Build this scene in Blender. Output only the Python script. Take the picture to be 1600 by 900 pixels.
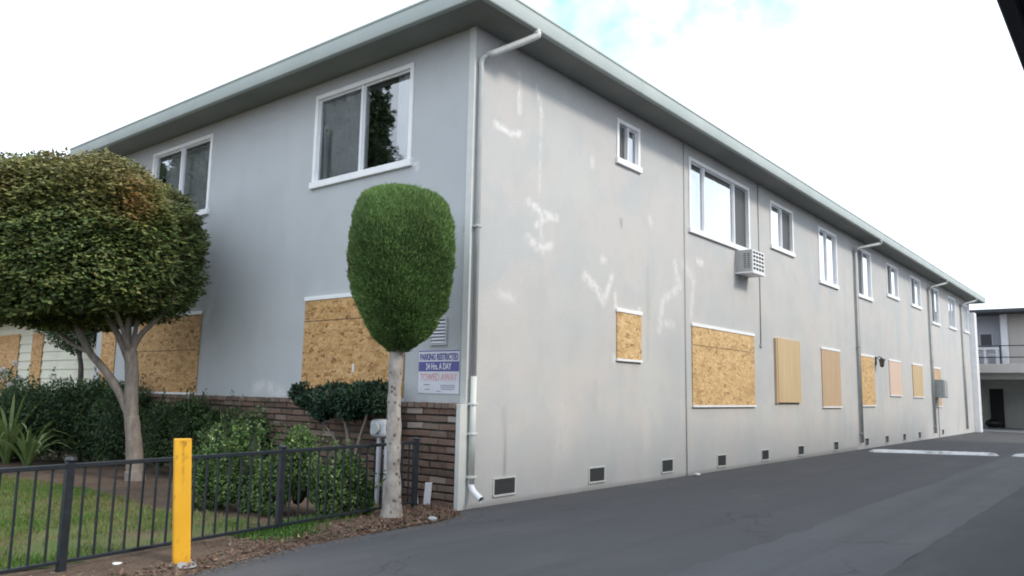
import bpy, math, random
import numpy as np
from mathutils import Vector, Matrix

for o in list(bpy.data.objects): bpy.data.objects.remove(o, do_unlink=True)
SC = bpy.context.scene
COL = SC.collection
random.seed(7); RNG = np.random.default_rng(7)

# ------------------------------------------------------------------ camera
CAM = np.array([5.8092, -6.4156, 1.25]); FPX = 1225.77
YAW, PITCH, ROLL = 0.6815, 0.1328, 0.0193
_fw = np.array([-math.sin(YAW)*math.cos(PITCH), math.cos(YAW)*math.cos(PITCH), math.sin(PITCH)])
_r0 = np.array([math.cos(YAW), math.sin(YAW), 0.0]); _u0 = np.cross(_r0, _fw)
RT = _r0*math.cos(ROLL) + _u0*math.sin(ROLL); UP = -_r0*math.sin(ROLL) + _u0*math.cos(ROLL); FW = _fw
cd = bpy.data.cameras.new('camera'); cam = bpy.data.objects.new('camera', cd); COL.objects.link(cam)
m = Matrix.Identity(4)
for i in range(3):
    m[i][0] = RT[i]; m[i][1] = UP[i]; m[i][2] = -FW[i]; m[i][3] = CAM[i]
cam.matrix_world = m
cd.sensor_fit = 'HORIZONTAL'; cd.sensor_width = 36.0; cd.lens = FPX/1600*36; cd.clip_start = 0.05; cd.clip_end = 3000
SC.camera = cam
# ------------------------------------------------------------------ sky, sun, exposure
SUN_EL, SUN_AZ = math.radians(38), math.radians(76)      # azimuth from +Y towards +X
W = bpy.data.worlds.new('World'); SC.world = W; W.use_nodes = True
nt = W.node_tree; nt.nodes.clear()
def N(t, k, **kw):
    n = t.nodes.new(k)
    for a, b in kw.items(): setattr(n, a, b)
    return n
out = N(nt, 'ShaderNodeOutputWorld'); bg = N(nt, 'ShaderNodeBackground'); bg.inputs[1].default_value = 0.1
sky = N(nt, 'ShaderNodeTexSky', sky_type='NISHITA', sun_disc=False, sun_elevation=SUN_EL, sun_rotation=SUN_AZ)
sky.air_density = 1.0; sky.dust_density = 1.5
tc = N(nt, 'ShaderNodeTexCoord'); mp = N(nt, 'ShaderNodeMapping'); mp.inputs['Location'].default_value = (12.507, 14.766, 23.825)
nz = N(nt, 'ShaderNodeTexNoise'); nz.inputs['Scale'].default_value = 3.2; nz.inputs['Detail'].default_value = 6; nz.inputs['Roughness'].default_value = .55
rp = N(nt, 'ShaderNodeValToRGB'); rp.color_ramp.elements[0].position = .29; rp.color_ramp.elements[1].position = .395; rp.color_ramp.elements[0].color = (.0, .0, .0, 1)
nz2 = N(nt, 'ShaderNodeTexNoise'); nz2.inputs['Scale'].default_value = 5.0; nz2.inputs['Detail'].default_value = 7
rp2 = N(nt, 'ShaderNodeValToRGB')
rp2.color_ramp.elements[0].position = .35; rp2.color_ramp.elements[0].color = (10.1, 11.6, 13.5, 1)
rp2.color_ramp.elements[1].position = .65; rp2.color_ramp.elements[1].color = (15.0, 16.3, 18.0, 1)
mx = N(nt, 'ShaderNodeMix', data_type='RGBA')
lk = nt.links.new
lk(tc.outputs['Generated'], mp.inputs[0]); lk(mp.outputs[0], nz.inputs['Vector']); lk(mp.outputs[0], nz2.inputs['Vector'])
lk(nz.outputs[0], rp.inputs[0]); lk(nz2.outputs[0], rp2.inputs[0])
lk(rp.outputs[0], mx.inputs[0]); va = N(nt, 'ShaderNodeVectorMath', operation='ADD'); va.inputs[1].default_value = (3.6, 7.6, 9.0)   # thin bright veil over the blue
lk(sky.outputs[0], va.inputs[0]); lk(va.outputs[0], mx.inputs[6]); lk(rp2.outputs[0], mx.inputs[7])
lk(mx.outputs[2], bg.inputs[0]); lk(bg.outputs[0], out.inputs[0])
sd = bpy.data.lights.new('sun', 'SUN'); sd.energy = 2.0; sd.angle = math.radians(10); sd.color = (1, .92, .79)
sun = bpy.data.objects.new('sun', sd); COL.objects.link(sun)
sdir = Vector((math.sin(SUN_AZ)*math.cos(SUN_EL), math.cos(SUN_AZ)*math.cos(SUN_EL), math.sin(SUN_EL)))
sun.rotation_euler = sdir.to_track_quat('Z', 'Y').to_euler(); sun.location = (20, 10, 25)
vs = SC.view_settings; vs.view_transform = 'Standard'; vs.look = 'None'; vs.exposure = 0.36; vs.gamma = 1.0; vs.use_curve_mapping = False
SC.render.engine = 'CYCLES'
SC.cycles.filter_width = 1.9

# ------------------------------------------------------------------ helpers
def ray(px, py): return FW + (px-800)/FPX*RT + (450-py)/FPX*UP
def hit(px, py, ax, c):
    d = ray(px, py); t = (c-CAM[ax])/d[ax]; return CAM + t*d
def gnd(px, py, z=0.0): return hit(px, py, 2, z)
def depth_of(p): return float((np.array(p)-CAM) @ FW)
def at(px, py, dep): return CAM + ray(px, py)*dep
_fh = np.array([FW[0], FW[1], 0]); _fh /= np.linalg.norm(_fh)
def upright(px, py, base, dd=0.0):
    """point on the upright plane that stands on base and faces the viewer's ground direction"""
    d = ray(px, py); t = ((np.array(base)-CAM)@_fh+dd)/(d@_fh); return CAM+d*t

MATS = {}
class NT:
    """tiny node helper"""
    def __init__(s, name):
        s.m = bpy.data.materials.new(name); s.m.use_nodes = True; s.t = s.m.node_tree
        s.b = s.t.nodes['Principled BSDF']; MATS[name] = s.m
        s.tc = s.t.nodes.new('ShaderNodeTexCoord')
    def n(s, k, **kw): return N(s.t, k, **kw)
    def l(s, a, b): s.t.links.new(a, b)
    def noise(s, scale, detail=4, rough=.55, src=None, stretch=None):
        v = src or s.tc.outputs['Object']
        if stretch:
            mp = s.n('ShaderNodeMapping'); mp.inputs['Scale'].default_value = stretch; s.l(v, mp.inputs[0]); v = mp.outputs[0]
        z = s.n('ShaderNodeTexNoise'); z.inputs['Scale'].default_value = scale; z.inputs['Detail'].default_value = detail
        z.inputs['Roughness'].default_value = rough; s.l(v, z.inputs['Vector']); return z.outputs[0]
    def ramp(s, fac, stops):
        r = s.n('ShaderNodeValToRGB'); e = r.color_ramp.elements
        while len(e) < len(stops): e.new(.5)
        for i, (p, c) in enumerate(stops):
            e[i].position = p; e[i].color = (*c, 1) if len(c) == 3 else c
        s.l(fac, r.inputs[0]); return r.outputs[0]
    def mix(s, fac, a, b, blend='MIX'):
        x = s.n('ShaderNodeMix', data_type='RGBA', blend_type=blend)
        for v, i in ((fac, 0), (a, 6), (b, 7)):
            if isinstance(v, (int, float)): x.inputs[i].default_value = v
            elif isinstance(v, tuple): x.inputs[i].default_value = (*v, 1)
            else: s.l(v, x.inputs[i])
        return x.outputs[2]
    def math(s, op, a, b=0.0):
        x = s.n('ShaderNodeMath', operation=op)
        for v, i in ((a, 0), (b, 1)):
            if isinstance(v, (int, float)): x.inputs[i].default_value = v
            else: s.l(v, x.inputs[i])
        return x.outputs[0]
    def bump(s, h, strength=.3, dist=.01):
        b = s.n('ShaderNodeBump'); b.inputs['Strength'].default_value = strength; b.inputs['Distance'].default_value = dist
        s.l(h, b.inputs['Height']); s.l(b.outputs[0], s.b.inputs['Normal'])
    def col(s, c):
        if isinstance(c, tuple): s.b.inputs['Base Color'].default_value = (*c, 1)
        else: s.l(c, s.b.inputs['Base Color'])
    def attr(s, name):
        a = s.n('ShaderNodeAttribute'); a.attribute_name = name; return a
    def set(s, rough=.6, metal=0, spec=.5):
        s.b.inputs['Roughness'].default_value = rough; s.b.inputs['Metallic'].default_value = metal
        s.b.inputs['Specular IOR Level'].default_value = spec; return s.m

def simple(name, c, rough=.6, metal=0, var=.15, scale=6, bump=0, spec=.5, bscale=60):
    k = NT(name)
    f = k.noise(scale, 5)
    lo = tuple(x*(1-var) for x in c); hi = tuple(min(1, x*(1+var)) for x in c)
    k.col(k.ramp(f, [(.3, lo), (.7, hi)]))
    if bump: k.bump(k.noise(bscale, 3), bump, .005)
    return k.set(rough, metal, spec)

def empty(name, loc, label=None, cat=None, group=None, rz=0):
    o = bpy.data.objects.new(name, None); COL.objects.link(o); o.location = [float(v) for v in loc]; o.rotation_euler[2] = rz
    o.empty_display_size = .1
    tag(o, label, cat, group); return o
def tag(o, label=None, cat=None, group=None, kind=None):
    if label: o['label'] = label
    if cat: o['category'] = cat
    if group: o['group'] = group
    if kind: o['kind'] = kind
    return o
def wloc(o):
    v = Vector((0, 0, 0))
    while o is not None: v += o.location; o = o.parent
    return v
def link(name, me, parent=None, loc=None, kind=None):
    """link mesh whose data is local; loc is WORLD location"""
    o = bpy.data.objects.new(name, me); COL.objects.link(o)
    L = Vector([float(v) for v in loc]) if loc is not None else Vector((0, 0, 0))
    if parent is not None:
        o.parent = parent; o.location = L - wloc(parent)
    else: o.location = L
    if kind: o['kind'] = kind
    return o
def mk(name, verts, faces, mat, parent=None, smooth=False, kind=None, attrs=None):
    """world-space verts -> object with its origin at the bottom centre"""
    v = np.asarray(verts, dtype=float).reshape(-1, 3)
    lo, hi = v.min(0), v.max(0); org = np.array([(lo[0]+hi[0])/2, (lo[1]+hi[1])/2, lo[2]])
    me = bpy.data.meshes.new(name)
    fa = np.asarray(faces) if not isinstance(faces, list) else faces
    me.from_pydata((v-org).tolist(), [], fa.tolist() if not isinstance(fa, list) else fa)
    if attrs:
        for an, vals in attrs.items():
            a = me.attributes.new(an, 'FLOAT_COLOR' if np.ndim(vals) == 2 else 'FLOAT', 'POINT')
            if np.ndim(vals) == 2: a.data.foreach_set('color', np.asarray(vals, dtype=np.float32).ravel())
            else: a.data.foreach_set('value', np.asarray(vals, dtype=np.float32))
    mats = mat if isinstance(mat, list) else [mat]
    for mm in mats: me.materials.append(MATS[mm])
    if smooth: me.polygons.foreach_set('use_smooth', [True]*len(me.polygons))
    me.update()
    return link(name, me, parent, org, kind)
class MB:
    def __init__(s): s.v = []; s.f = []
    def quadbox(s, P8):
        b = len(s.v); s.v += [tuple(map(float, p)) for p in P8]
        for q in ((0, 3, 2, 1), (4, 5, 6, 7), (0, 1, 5, 4), (1, 2, 6, 5), (2, 3, 7, 6), (3, 0, 4, 7)): s.f.append([b+i for i in q])
        return s
    def box(s, x0, x1, y0, y1, z0, z1):
        return s.quadbox([(x0, y0, z0), (x1, y0, z0), (x1, y1, z0), (x0, y1, z0), (x0, y0, z1), (x1, y0, z1), (x1, y1, z1), (x0, y1, z1)])
    def fr(s, o, u, w, n, u0, u1, w0, w1, n0, n1):
        """box in a local frame o + u*U + w*W + n*Nn"""
        o, u, w, n = map(np.array, (o, u, w, n))
        p = [o+u*a+w*b+n*c for c in (n0, n1) for a, b in ((u0, w0), (u1, w0), (u1, w1), (u0, w1))]
        return s.quadbox(p)
    def tube(s, pts, rad, n=10, caps=True, wob=0):
        pts = [np.array(p, float) for p in pts]; b = len(s.v); m_ = len(pts)
        if np.ndim(rad) == 0: rad = [rad]*m_
        prev = None
        for i, p in enumerate(pts):
            t = pts[min(i+1, m_-1)]-pts[max(i-1, 0)]; t = t/(np.linalg.norm(t)+1e-9)
            a = prev if prev is not None else (np.array([1., 0, 0]) if abs(t[0]) < .8 else np.array([0, 1., 0]))
            a = a-t*(a@t); a /= np.linalg.norm(a); c = np.cross(t, a); prev = a
            for k in range(n):
                th = 2*math.pi*k/n; r = rad[i]*(1+wob*(random.random()-.5))
                s.v.append(tuple(p+r*(a*math.cos(th)+c*math.sin(th))))
        for i in range(m_-1):
            for k in range(n):
                k2 = (k+1) % n; s.f.append([b+i*n+k, b+i*n+k2, b+(i+1)*n+k2, b+(i+1)*n+k])
        if caps:
            s.f.append([b+k for k in range(n)][::-1]); s.f.append([b+(m_-1)*n+k for k in range(n)])
        return s
    def build(s, name, mat, parent=None, smooth=False, kind=None): return mk(name, s.v, s.f, mat, parent, smooth, kind)
def bevel(o, w=.004, seg=1):
    md = o.modifiers.new('bevel', 'BEVEL'); md.width = w; md.segments = seg; md.limit_method = 'ANGLE'; return o
def smooth_path(pts, n=5):
    P = [np.array(p, float) for p in pts]; out = []
    for i in range(len(P)-1):
        p0 = P[max(i-1, 0)]; p1 = P[i]; p2 = P[i+1]; p3 = P[min(i+2, len(P)-1)]
        for k in range(n):
            t = k/n; out.append(.5*((2*p1)+(-p0+p2)*t+(2*p0-5*p1+4*p2-p3)*t*t+(-p0+3*p1-3*p2+p3)*t**3))
    out.append(P[-1]); return out
def text(name, s, x, z, y, size, mat, parent, width=None, bold=0):
    cu = bpy.data.curves.new(name, 'FONT'); cu.body = s; cu.size = size; cu.align_x = 'CENTER'; cu.extrude = .0008; cu.offset = bold
    t = bpy.data.objects.new('tmp', cu); COL.objects.link(t); bpy.context.view_layer.update()
    me = bpy.data.meshes.new_from_object(t.evaluated_get(bpy.context.evaluated_depsgraph_get())); bpy.data.objects.remove(t, do_unlink=True)
    v = np.empty(len(me.vertices)*3); me.vertices.foreach_get('co', v); v = v.reshape(-1, 3)
    if width: v[:, 0] *= width/(v[:, 0].max()-v[:, 0].min())
    nv = np.stack([v[:, 0], -v[:, 2], v[:, 1]], 1); me.vertices.foreach_set('co', nv.ravel().astype(np.float32))
    me.materials.clear(); me.materials.append(MATS[mat]); me.update()
    return link(name, me, parent, (x, y, z))

def lump(name, c, r, mat, lab, cat, grp=None, seed=1):
    rr = random.Random(seed); v = []; f = []; n, m_ = 14, 9; ph = [rr.uniform(0, 6) for _ in range(6)]
    for i in range(m_+1):
        a = math.pi*i/m_
        for j in range(n):
            b = 2*math.pi*j/n; k = 1+.12*math.sin(3*b+ph[0])*math.sin(a)+.10*math.sin(5*b+ph[1]+3*a)*math.sin(a)+.08*math.sin(4*a+ph[2])
            v.append((c[0]+r[0]*k*math.sin(a)*math.cos(b), c[1]+r[1]*k*math.sin(a)*math.sin(b), max(.008, c[2]+r[2]*k*math.cos(a))))
    for i in range(m_):
        for j in range(n): f.append([i*n+j, (i+1)*n+j, (i+1)*n+(j+1) % n, i*n+(j+1) % n])
    return tag(mk(name, v, f, mat, smooth=True), lab, cat, grp)
# ------------------------------------------------------------------ materials
def tarmac(k, P, c, crack):
    # hairline cracks, oil spots, pale dusty drifts and tyre-rubbed bands along the drive
    ds = k.n('ShaderNodeVectorMath', operation='ADD'); nv = k.n('ShaderNodeTexNoise'); nv.inputs['Scale'].default_value = 1.7; nv.inputs['Detail'].default_value = 5; k.l(P, nv.inputs['Vector']); k.l(P, ds.inputs[0]); k.l(nv.outputs['Color'], ds.inputs[1])
    v = k.n('ShaderNodeTexVoronoi', feature='DISTANCE_TO_EDGE'); v.inputs['Scale'].default_value = .38; k.l(ds.outputs[0], v.inputs['Vector'])
    ck = k.math('MULTIPLY', k.ramp(v.outputs['Distance'], [(.0, (1, 1, 1)), (.007, (0, 0, 0))]), k.ramp(k.noise(.9, 3, src=P), [(.45, (0, 0, 0)), (.6, (crack, crack, crack))]))
    spot = k.ramp(k.noise(1.6, 4, .7, src=P), [(.64, (0, 0, 0)), (.74, (.4, .4, .4))])
    dust = k.ramp(k.noise(.8, 6, .7, src=P, stretch=(1.6, .5, 1)), [(.52, (0, 0, 0)), (.75, (.35, .35, .35))])
    tyre = k.ramp(k.noise(1.0, 4, .6, src=P, stretch=(2.4, .05, 1)), [(.5, (0, 0, 0)), (.7, (.35, .35, .35))])
    grit = k.ramp(k.noise(260, 1, .5, src=P), [(.62, (0, 0, 0)), (.72, (.6, .6, .6))])
    c = k.mix(dust, c, (.13, .125, .12)); c = k.mix(tyre, c, (.042, .043, .047)); c = k.mix(spot, c, (.032, .032, .035)); c = k.mix(grit, c, (.22, .21, .20)); c = k.mix(ck, c, (.018, .018, .019)); k.col(c)
def mats():
    # painted stucco with touched-up patches
    for sname, warm in (('stucco', 1), ('stucco_front_skytint', 0)):  # front copy is cooler: bluish sky light put into its colour
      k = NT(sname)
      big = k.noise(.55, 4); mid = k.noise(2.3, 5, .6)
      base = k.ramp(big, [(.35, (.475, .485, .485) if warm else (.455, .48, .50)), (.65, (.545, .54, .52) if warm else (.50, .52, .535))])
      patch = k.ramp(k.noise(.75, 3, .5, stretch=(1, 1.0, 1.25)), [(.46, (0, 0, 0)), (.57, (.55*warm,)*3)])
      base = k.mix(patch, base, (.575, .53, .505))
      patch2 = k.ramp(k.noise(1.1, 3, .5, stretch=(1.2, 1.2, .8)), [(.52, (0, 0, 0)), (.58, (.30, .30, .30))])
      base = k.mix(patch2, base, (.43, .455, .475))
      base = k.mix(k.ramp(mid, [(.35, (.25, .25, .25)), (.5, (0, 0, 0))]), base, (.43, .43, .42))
      base = k.mix(k.ramp(k.noise(55, 4, .7), [(.35, (.35, .35, .35)), (.6, (0, 0, 0))]), base, (.38, .38, .38))
      streak = k.noise(3, 5, .6, stretch=(.9, .9, .14))
      base = k.mix(k.ramp(streak, [(.50, (0, 0, 0)), (.8, (.10, .10, .10))]), base, (.56, .56, .55))
      base = k.mix(k.ramp(streak, [(.25, (.10, .10, .10)), (.45, (0, 0, 0))]), base, (.33, .34, .35))
      wear = k.attr('wear').outputs['Fac']; grime = k.attr('grime').outputs['Fac']
      wn = k.math('MULTIPLY', wear, k.ramp(k.noise(9, 5, .65), [(.38, (.15, .15, .15)), (.52, (1, 1, 1))]))
      base = k.mix(wn, base, (.74, .72, .71)); base = k.mix(grime, base, (.21, .20, .19))
      k.col(base); k.bump(k.mix(.5, k.noise(140, 3), k.noise(35, 4)), .6, .008); k.set(.85, spec=.25)
    k = NT('trim_white'); k.col(k.ramp(k.noise(5, 5), [(.3, (.76, .77, .78)), (.65, (.84, .84, .84))])); k.set(.45)
    k = NT('pipe_paint'); k.col(k.ramp(k.noise(5, 5), [(.3, (.53, .55, .53)), (.7, (.62, .63, .60))])); k.set(.5)
    k = NT('dark_pipe'); k.col(k.ramp(k.noise(5, 5), [(.3, (.36, .38, .375)), (.7, (.43, .445, .44))])); k.set(.5)
    k = NT('fascia_paint'); k.col(k.ramp(k.noise(1.2, 5), [(.3, (.34, .39, .375)), (.7, (.41, .45, .43))])); k.bump(k.noise(40, 3), .1, .004); k.set(.55)
    k = NT('soffit_paint'); k.col(k.ramp(k.noise(1.0, 4), [(.3, (.20, .215, .205)), (.7, (.25, .26, .245))])); k.bump(k.noise(90, 3), .25, .004); k.set(.85, spec=.2)
    simple('roofing', (.11, .11, .11), .9, var=.3, bump=.5)
    for nm, base_, hi, dk in (('osb', (.46, .26, .10), (.66, .44, .225), (.17, .08, .032)), ('osb_pale', (.53, .34, .15), (.74, .55, .31), (.28, .16, .075))):
        k = NT(nm); cs = []
        for rot, st in ((.3, (1, 1, 2.6)), (1.3, (1, 1, 2.6)), (2.3, (1, 1, 2.8))):
            mp = k.n('ShaderNodeMapping'); mp.inputs['Rotation'].default_value = (rot, rot, 0); mp.inputs['Scale'].default_value = st
            k.l(k.tc.outputs['Object'], mp.inputs[0])
            v = k.n('ShaderNodeTexVoronoi'); v.inputs['Scale'].default_value = 8 if not cs else 11; k.l(mp.outputs[0], v.inputs['Vector']); cs.append(v)
        def tone(v): return k.ramp(k.math('MULTIPLY', v.outputs['Color'], 1), [(.1, dk), (.3, base_), (.65, tuple((a+b)/2 for a, b in zip(base_, hi))), (.9, hi)])
        c = k.mix(k.ramp(k.noise(9, 2), [(.45, (0, 0, 0)), (.5, (1, 1, 1))]), tone(cs[0]), tone(cs[1]))
        c = k.mix(k.ramp(k.noise(12, 2, src=None, stretch=(1.3, 1.3, 1)), [(.52, (0, 0, 0)), (.56, (1, 1, 1))]), c, tone(cs[2]))
        c = k.mix(k.math('MULTIPLY', k.noise(1.6, 4), .3), c, base_); c = k.mix(k.ramp(k.noise(1.4, 5, .6, stretch=(1, 1, 2.5)), [(.52, (0, 0, 0)), (.75, (.5, .5, .5))]), c, dk)
        k.col(c); k.bump(cs[0].outputs['Distance'], .3, .004); k.set(.75, spec=.25)
    for nm, a, b in (('ply_tan', (.47, .34, .19), (.60, .46, .28)), ('ply_brown', (.44, .30, .19), (.55, .40, .26)), ('ply_pink', (.60, .44, .35), (.68, .53, .43))):
        k = NT(nm); g = k.noise(7, 6, .6, stretch=(1.5, 1.5, .12)); w_ = k.noise(2.2, 3)
        k.col(k.mix(k.math('MULTIPLY', w_, .5), k.ramp(g, [(.3, a), (.7, b)]), tuple((x+y)/2 for x, y in zip(a, b)))); k.bump(g, .15, .003); k.set(.7, spec=.3)
    # brick: every brick takes its own tone
    k = NT('brick'); oi = k.n('ShaderNodeObjectInfo'); geo = k.n('ShaderNodeNewGeometry')
    rnd = k.math('FRACT', k.math('ADD', oi.outputs['Random'], geo.outputs['Random Per Island']))
    c = k.ramp(rnd, [(0, (.088, .064, .050)), (.35, (.135, .088, .066)), (.6, (.17, .11, .082)), (.8, (.15, .115, .092)), (.95, (.23, .17, .135)), (1, (.40, .36, .33))])
    c = k.mix(k.ramp(k.noise(14, 5, .65, src=geo.outputs['Position']), [(.45, (0, 0, 0)), (.78, (.45, .45, .45))]), c, (.24, .19, .17))
    k.col(c); k.bump(k.noise(60, 4, src=geo.outputs['Position']), .5, .006); k.set(.9, spec=.2)
    simple('mortar', (.065, .055, .05), .95, var=.25, scale=20, bump=.5)
    # ground
    k = NT('asphalt'); geo = k.n('ShaderNodeNewGeometry'); P = geo.outputs['Position']
    big = k.noise(.35, 5, .6, src=P); fine = k.noise(120, 2, src=P); mid = k.noise(4, 5, .6, src=P)
    c = k.ramp(big, [(.3, (.056, .056, .061)), (.7, (.072, .071, .076))])
    c = k.mix(k.ramp(mid, [(.55, (0, 0, 0)), (.8, (.5, .5, .5))]), c, (.055, .055, .06))
    c = k.mix(k.ramp(fine, [(.3, (0, 0, 0)), (.75, (.4, .4, .4))]), c, (.11, .11, .118)); k.col(c)
    tarmac(k, P, c, .55); k.bump(k.mix(.5, k.noise(160, 2, src=P), k.noise(45, 3, src=P)), .7, .008); k.set(.9, spec=.3)
    k = NT('asphalt_worn'); geo = k.n('ShaderNodeNewGeometry'); P = geo.outputs['Position']
    st = k.noise(1.3, 5, .6, src=P, stretch=(1.2, .35, 1)); fine = k.noise(110, 2, src=P)
    c = k.ramp(st, [(.3, (.066, .069, .076)), (.5, (.080, .083, .091)), (.72, (.096, .098, .105))])
    c = k.mix(k.ramp(fine, [(.3, (0, 0, 0)), (.75, (.4, .4, .4))]), c, (.13, .13, .135)); k.col(c)
    tarmac(k, P, c, .5); k.bump(k.mix(.5, k.noise(150, 2, src=P), k.noise(40, 3, src=P)), .7, .008); k.set(.88, spec=.3)
    k = NT('asphalt_new'); geo = k.n('ShaderNodeNewGeometry'); P = geo.outputs['Position']
    c = k.ramp(k.noise(.8, 5, .6, src=P), [(.3, (.036, .038, .045)), (.7, (.046, .049, .056))])
    c = k.mix(k.ramp(k.noise(130, 2, src=P), [(.35, (0, 0, 0)), (.75, (.35, .35, .35))]), c, (.10, .10, .10)); k.col(c)
    tarmac(k, P, c, .25); k.bump(k.mix(.5, k.noise(170, 2, src=P), k.noise(50, 3, src=P)), .7, .008); k.set(.85, spec=.35)
    k = NT('concrete'); geo = k.n('ShaderNodeNewGeometry')
    k.col(k.ramp(k.noise(1.5, 6, .6, src=geo.outputs['Position']), [(.3, (.26, .26, .27)), (.7, (.34, .34, .35))])); k.bump(k.noise(60, 4), .2, .004); k.set(.85)
    k = NT('soil'); geo = k.n('ShaderNodeNewGeometry'); P = geo.outputs['Position']
    c = k.ramp(k.noise(2.5, 6, .65, src=P), [(.3, (.070, .050, .038)), (.55, (.125, .090, .068)), (.75, (.19, .145, .11))])
    c = k.mix(k.ramp(k.noise(45, 4, .7, src=P), [(.4, (0, 0, 0)), (.7, (.55, .55, .55))]), c, (.23, .165, .12)); k.col(c)
    k.bump(k.noise(38, 5, .7, src=P), .9, .03); k.set(.95, spec=.15)
    k = NT('lawn_soil'); geo = k.n('ShaderNodeNewGeometry'); P = geo.outputs['Position']
    c = k.ramp(k.noise(1.4, 5, .6, src=P), [(.36, (.15, .115, .075)), (.48, (.10, .125, .045)), (.6, (.055, .13, .028))])
    k.col(k.mix(k.math('MULTIPLY', k.noise(40, 4, src=P), .6), c, (.15, .12, .07))); k.bump(k.noise(50, 4, src=P), .8, .02); k.set(.95, spec=.15)
    # foliage: colour per leaf
    for nm, tr, sp in (('leaf', .25, .35), ('needle', .12, .25), ('grass_blade', .2, .25)):
        k = NT(nm); a = k.attr('tint'); k.col(a.outputs['Color']); k.set(.5 if nm == 'leaf' else .65, spec=sp)
        t = k.n('ShaderNodeBsdfTranslucent'); k.l(a.outputs['Color'], t.inputs[0]); mxs = k.n('ShaderNodeMixShader'); mxs.inputs[0].default_value = tr
        o = k.t.nodes['Material Output']; k.l(k.b.outputs[0], mxs.inputs[1]); k.l(t.outputs[0], mxs.inputs[2]); k.l(mxs.outputs[0], o.inputs[0])
    k = NT('bark'); g = k.noise(10, 6, .65, stretch=(1.6, 1.6, .5))
    c = k.ramp(g, [(.3, (.13, .105, .09)), (.55, (.235, .20, .175)), (.75, (.32, .28, .245))]); c = k.mix(k.math('MULTIPLY', k.noise(2.5, 4), .35), c, (.26, .235, .20)); k.col(c); k.bump(g, .6, .012); k.set(.9, spec=.2)
    k = NT('bark_pale'); g = k.noise(13, 6, .65, stretch=(1, 1, .6)); v = k.n('ShaderNodeTexVoronoi'); v.inputs['Scale'].default_value = 14; k.l(k.tc.outputs['Object'], v.inputs['Vector'])
    c = k.ramp(g, [(.3, (.20, .175, .155)), (.5, (.33, .305, .28)), (.75, (.43, .405, .375))])
    c = k.mix(k.ramp(v.outputs['Distance'], [(.14, (.9, .9, .9)), (.30, (0, 0, 0))]), c, (.075, .06, .05)); k.col(c); k.bump(g, .6, .012); k.set(.9, spec=.2)
    simple('bark_dark', (.07, .058, .05), .9, var=.3, scale=12, bump=.4)
    # metal and paint
    k = NT('iron_paint'); k.col(k.ramp(k.noise(20, 4), [(.35, (.010, .014, .020)), (.7, (.019, .025, .034))])); k.bump(k.noise(90, 3), .15, .003); k.set(.45)
    k = NT('yellow_paint'); g = k.noise(12, 5, .65, stretch=(1, 1, .35))
    c = k.ramp(k.noise(4, 5), [(.3, (.72, .36, .018)), (.7, (.82, .44, .030))]); c = k.mix(k.attr('rust').outputs['Fac'], c, (.16, .06, .015))
    c = k.mix(k.ramp(g, [(.60, (0, 0, 0)), (.72, (.55, .55, .55))]), c, (.42, .24, .05)); k.col(c); k.bump(k.noise(60, 4), .12, .003); k.set(.5)
    simple('vent_mesh', (.085, .09, .092), .7, .3, var=.3, scale=50)
    simple('vent_hole', (.02, .02, .02), .9)
    simple('sign_white', (.66, .66, .72), .5, var=.04)
    simple('sign_blue', (.085, .085, .30), .5, var=.08)
    simple('sign_red', (.66, .36, .38), .5, var=.1)
    simple('ink', (.22, .22, .30), .5)
    simple('ac_case', (.40, .40, .39), .5, var=.08, scale=4)
    simple('ac_dark', (.05, .05, .05), .6)
    simple('black_metal', (.025, .024, .024), .4)
    simple('lamp_glass', (.12, .10, .08), .2)
    simple('meter_grey', (.34, .36, .36), .5, var=.1)
    simple('pvc_white', (.78, .78, .80), .35, var=.04)
    simple('utility_grey', (.46, .47, .50), .6, var=.12)
    simple('cream_siding', (.62, .62, .50), .7, var=.07, scale=3, bump=.1)
    simple('blue_siding', (.52, .52, .58), .7, var=.06, scale=3)
    simple('beige_siding', (.50, .46, .43), .75, var=.06, scale=3)
    simple('carport_wall', (.42, .43, .39), .85, var=.15, scale=1)
    simple('carport_ceiling', (.46, .47, .43), .85, var=.15, scale=1)
    simple('dark_roof', (.045, .047, .055), .8, var=.2)
    simple('canopy_dark', (.055, .058, .068), .75, var=.12, scale=2)
    simple('white_paint', (.76, .76, .77), .55, var=.06)
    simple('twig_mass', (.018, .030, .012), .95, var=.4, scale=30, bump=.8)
    simple('bag', (.02, .02, .022), .3)
    k = NT('bump_white'); geo = k.n('ShaderNodeNewGeometry'); g = k.noise(3.5, 6, .7, src=geo.outputs['Position'])
    k.col(k.ramp(g, [(.33, (.22, .22, .22)), (.48, (.62, .62, .62)), (.7, (.78, .78, .78))])); k.bump(k.noise(60, 3), .4, .005); k.set(.8)
    simple('room', (.16, .15, .14), .9, var=.1, scale=1)
    simple('curtain_grey', (.66, .64, .66), .9, var=.1, scale=3)
    simple('curtain_white', (.66, .66, .68), .9, var=.06, scale=3)
    simple('screen', (.075, .078, .08), .55, var=.1, scale=2)
    simple('sash_white', (.72, .73, .75), .4, var=.04)
    simple('litter_white', (.7, .7, .68), .6)
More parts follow.
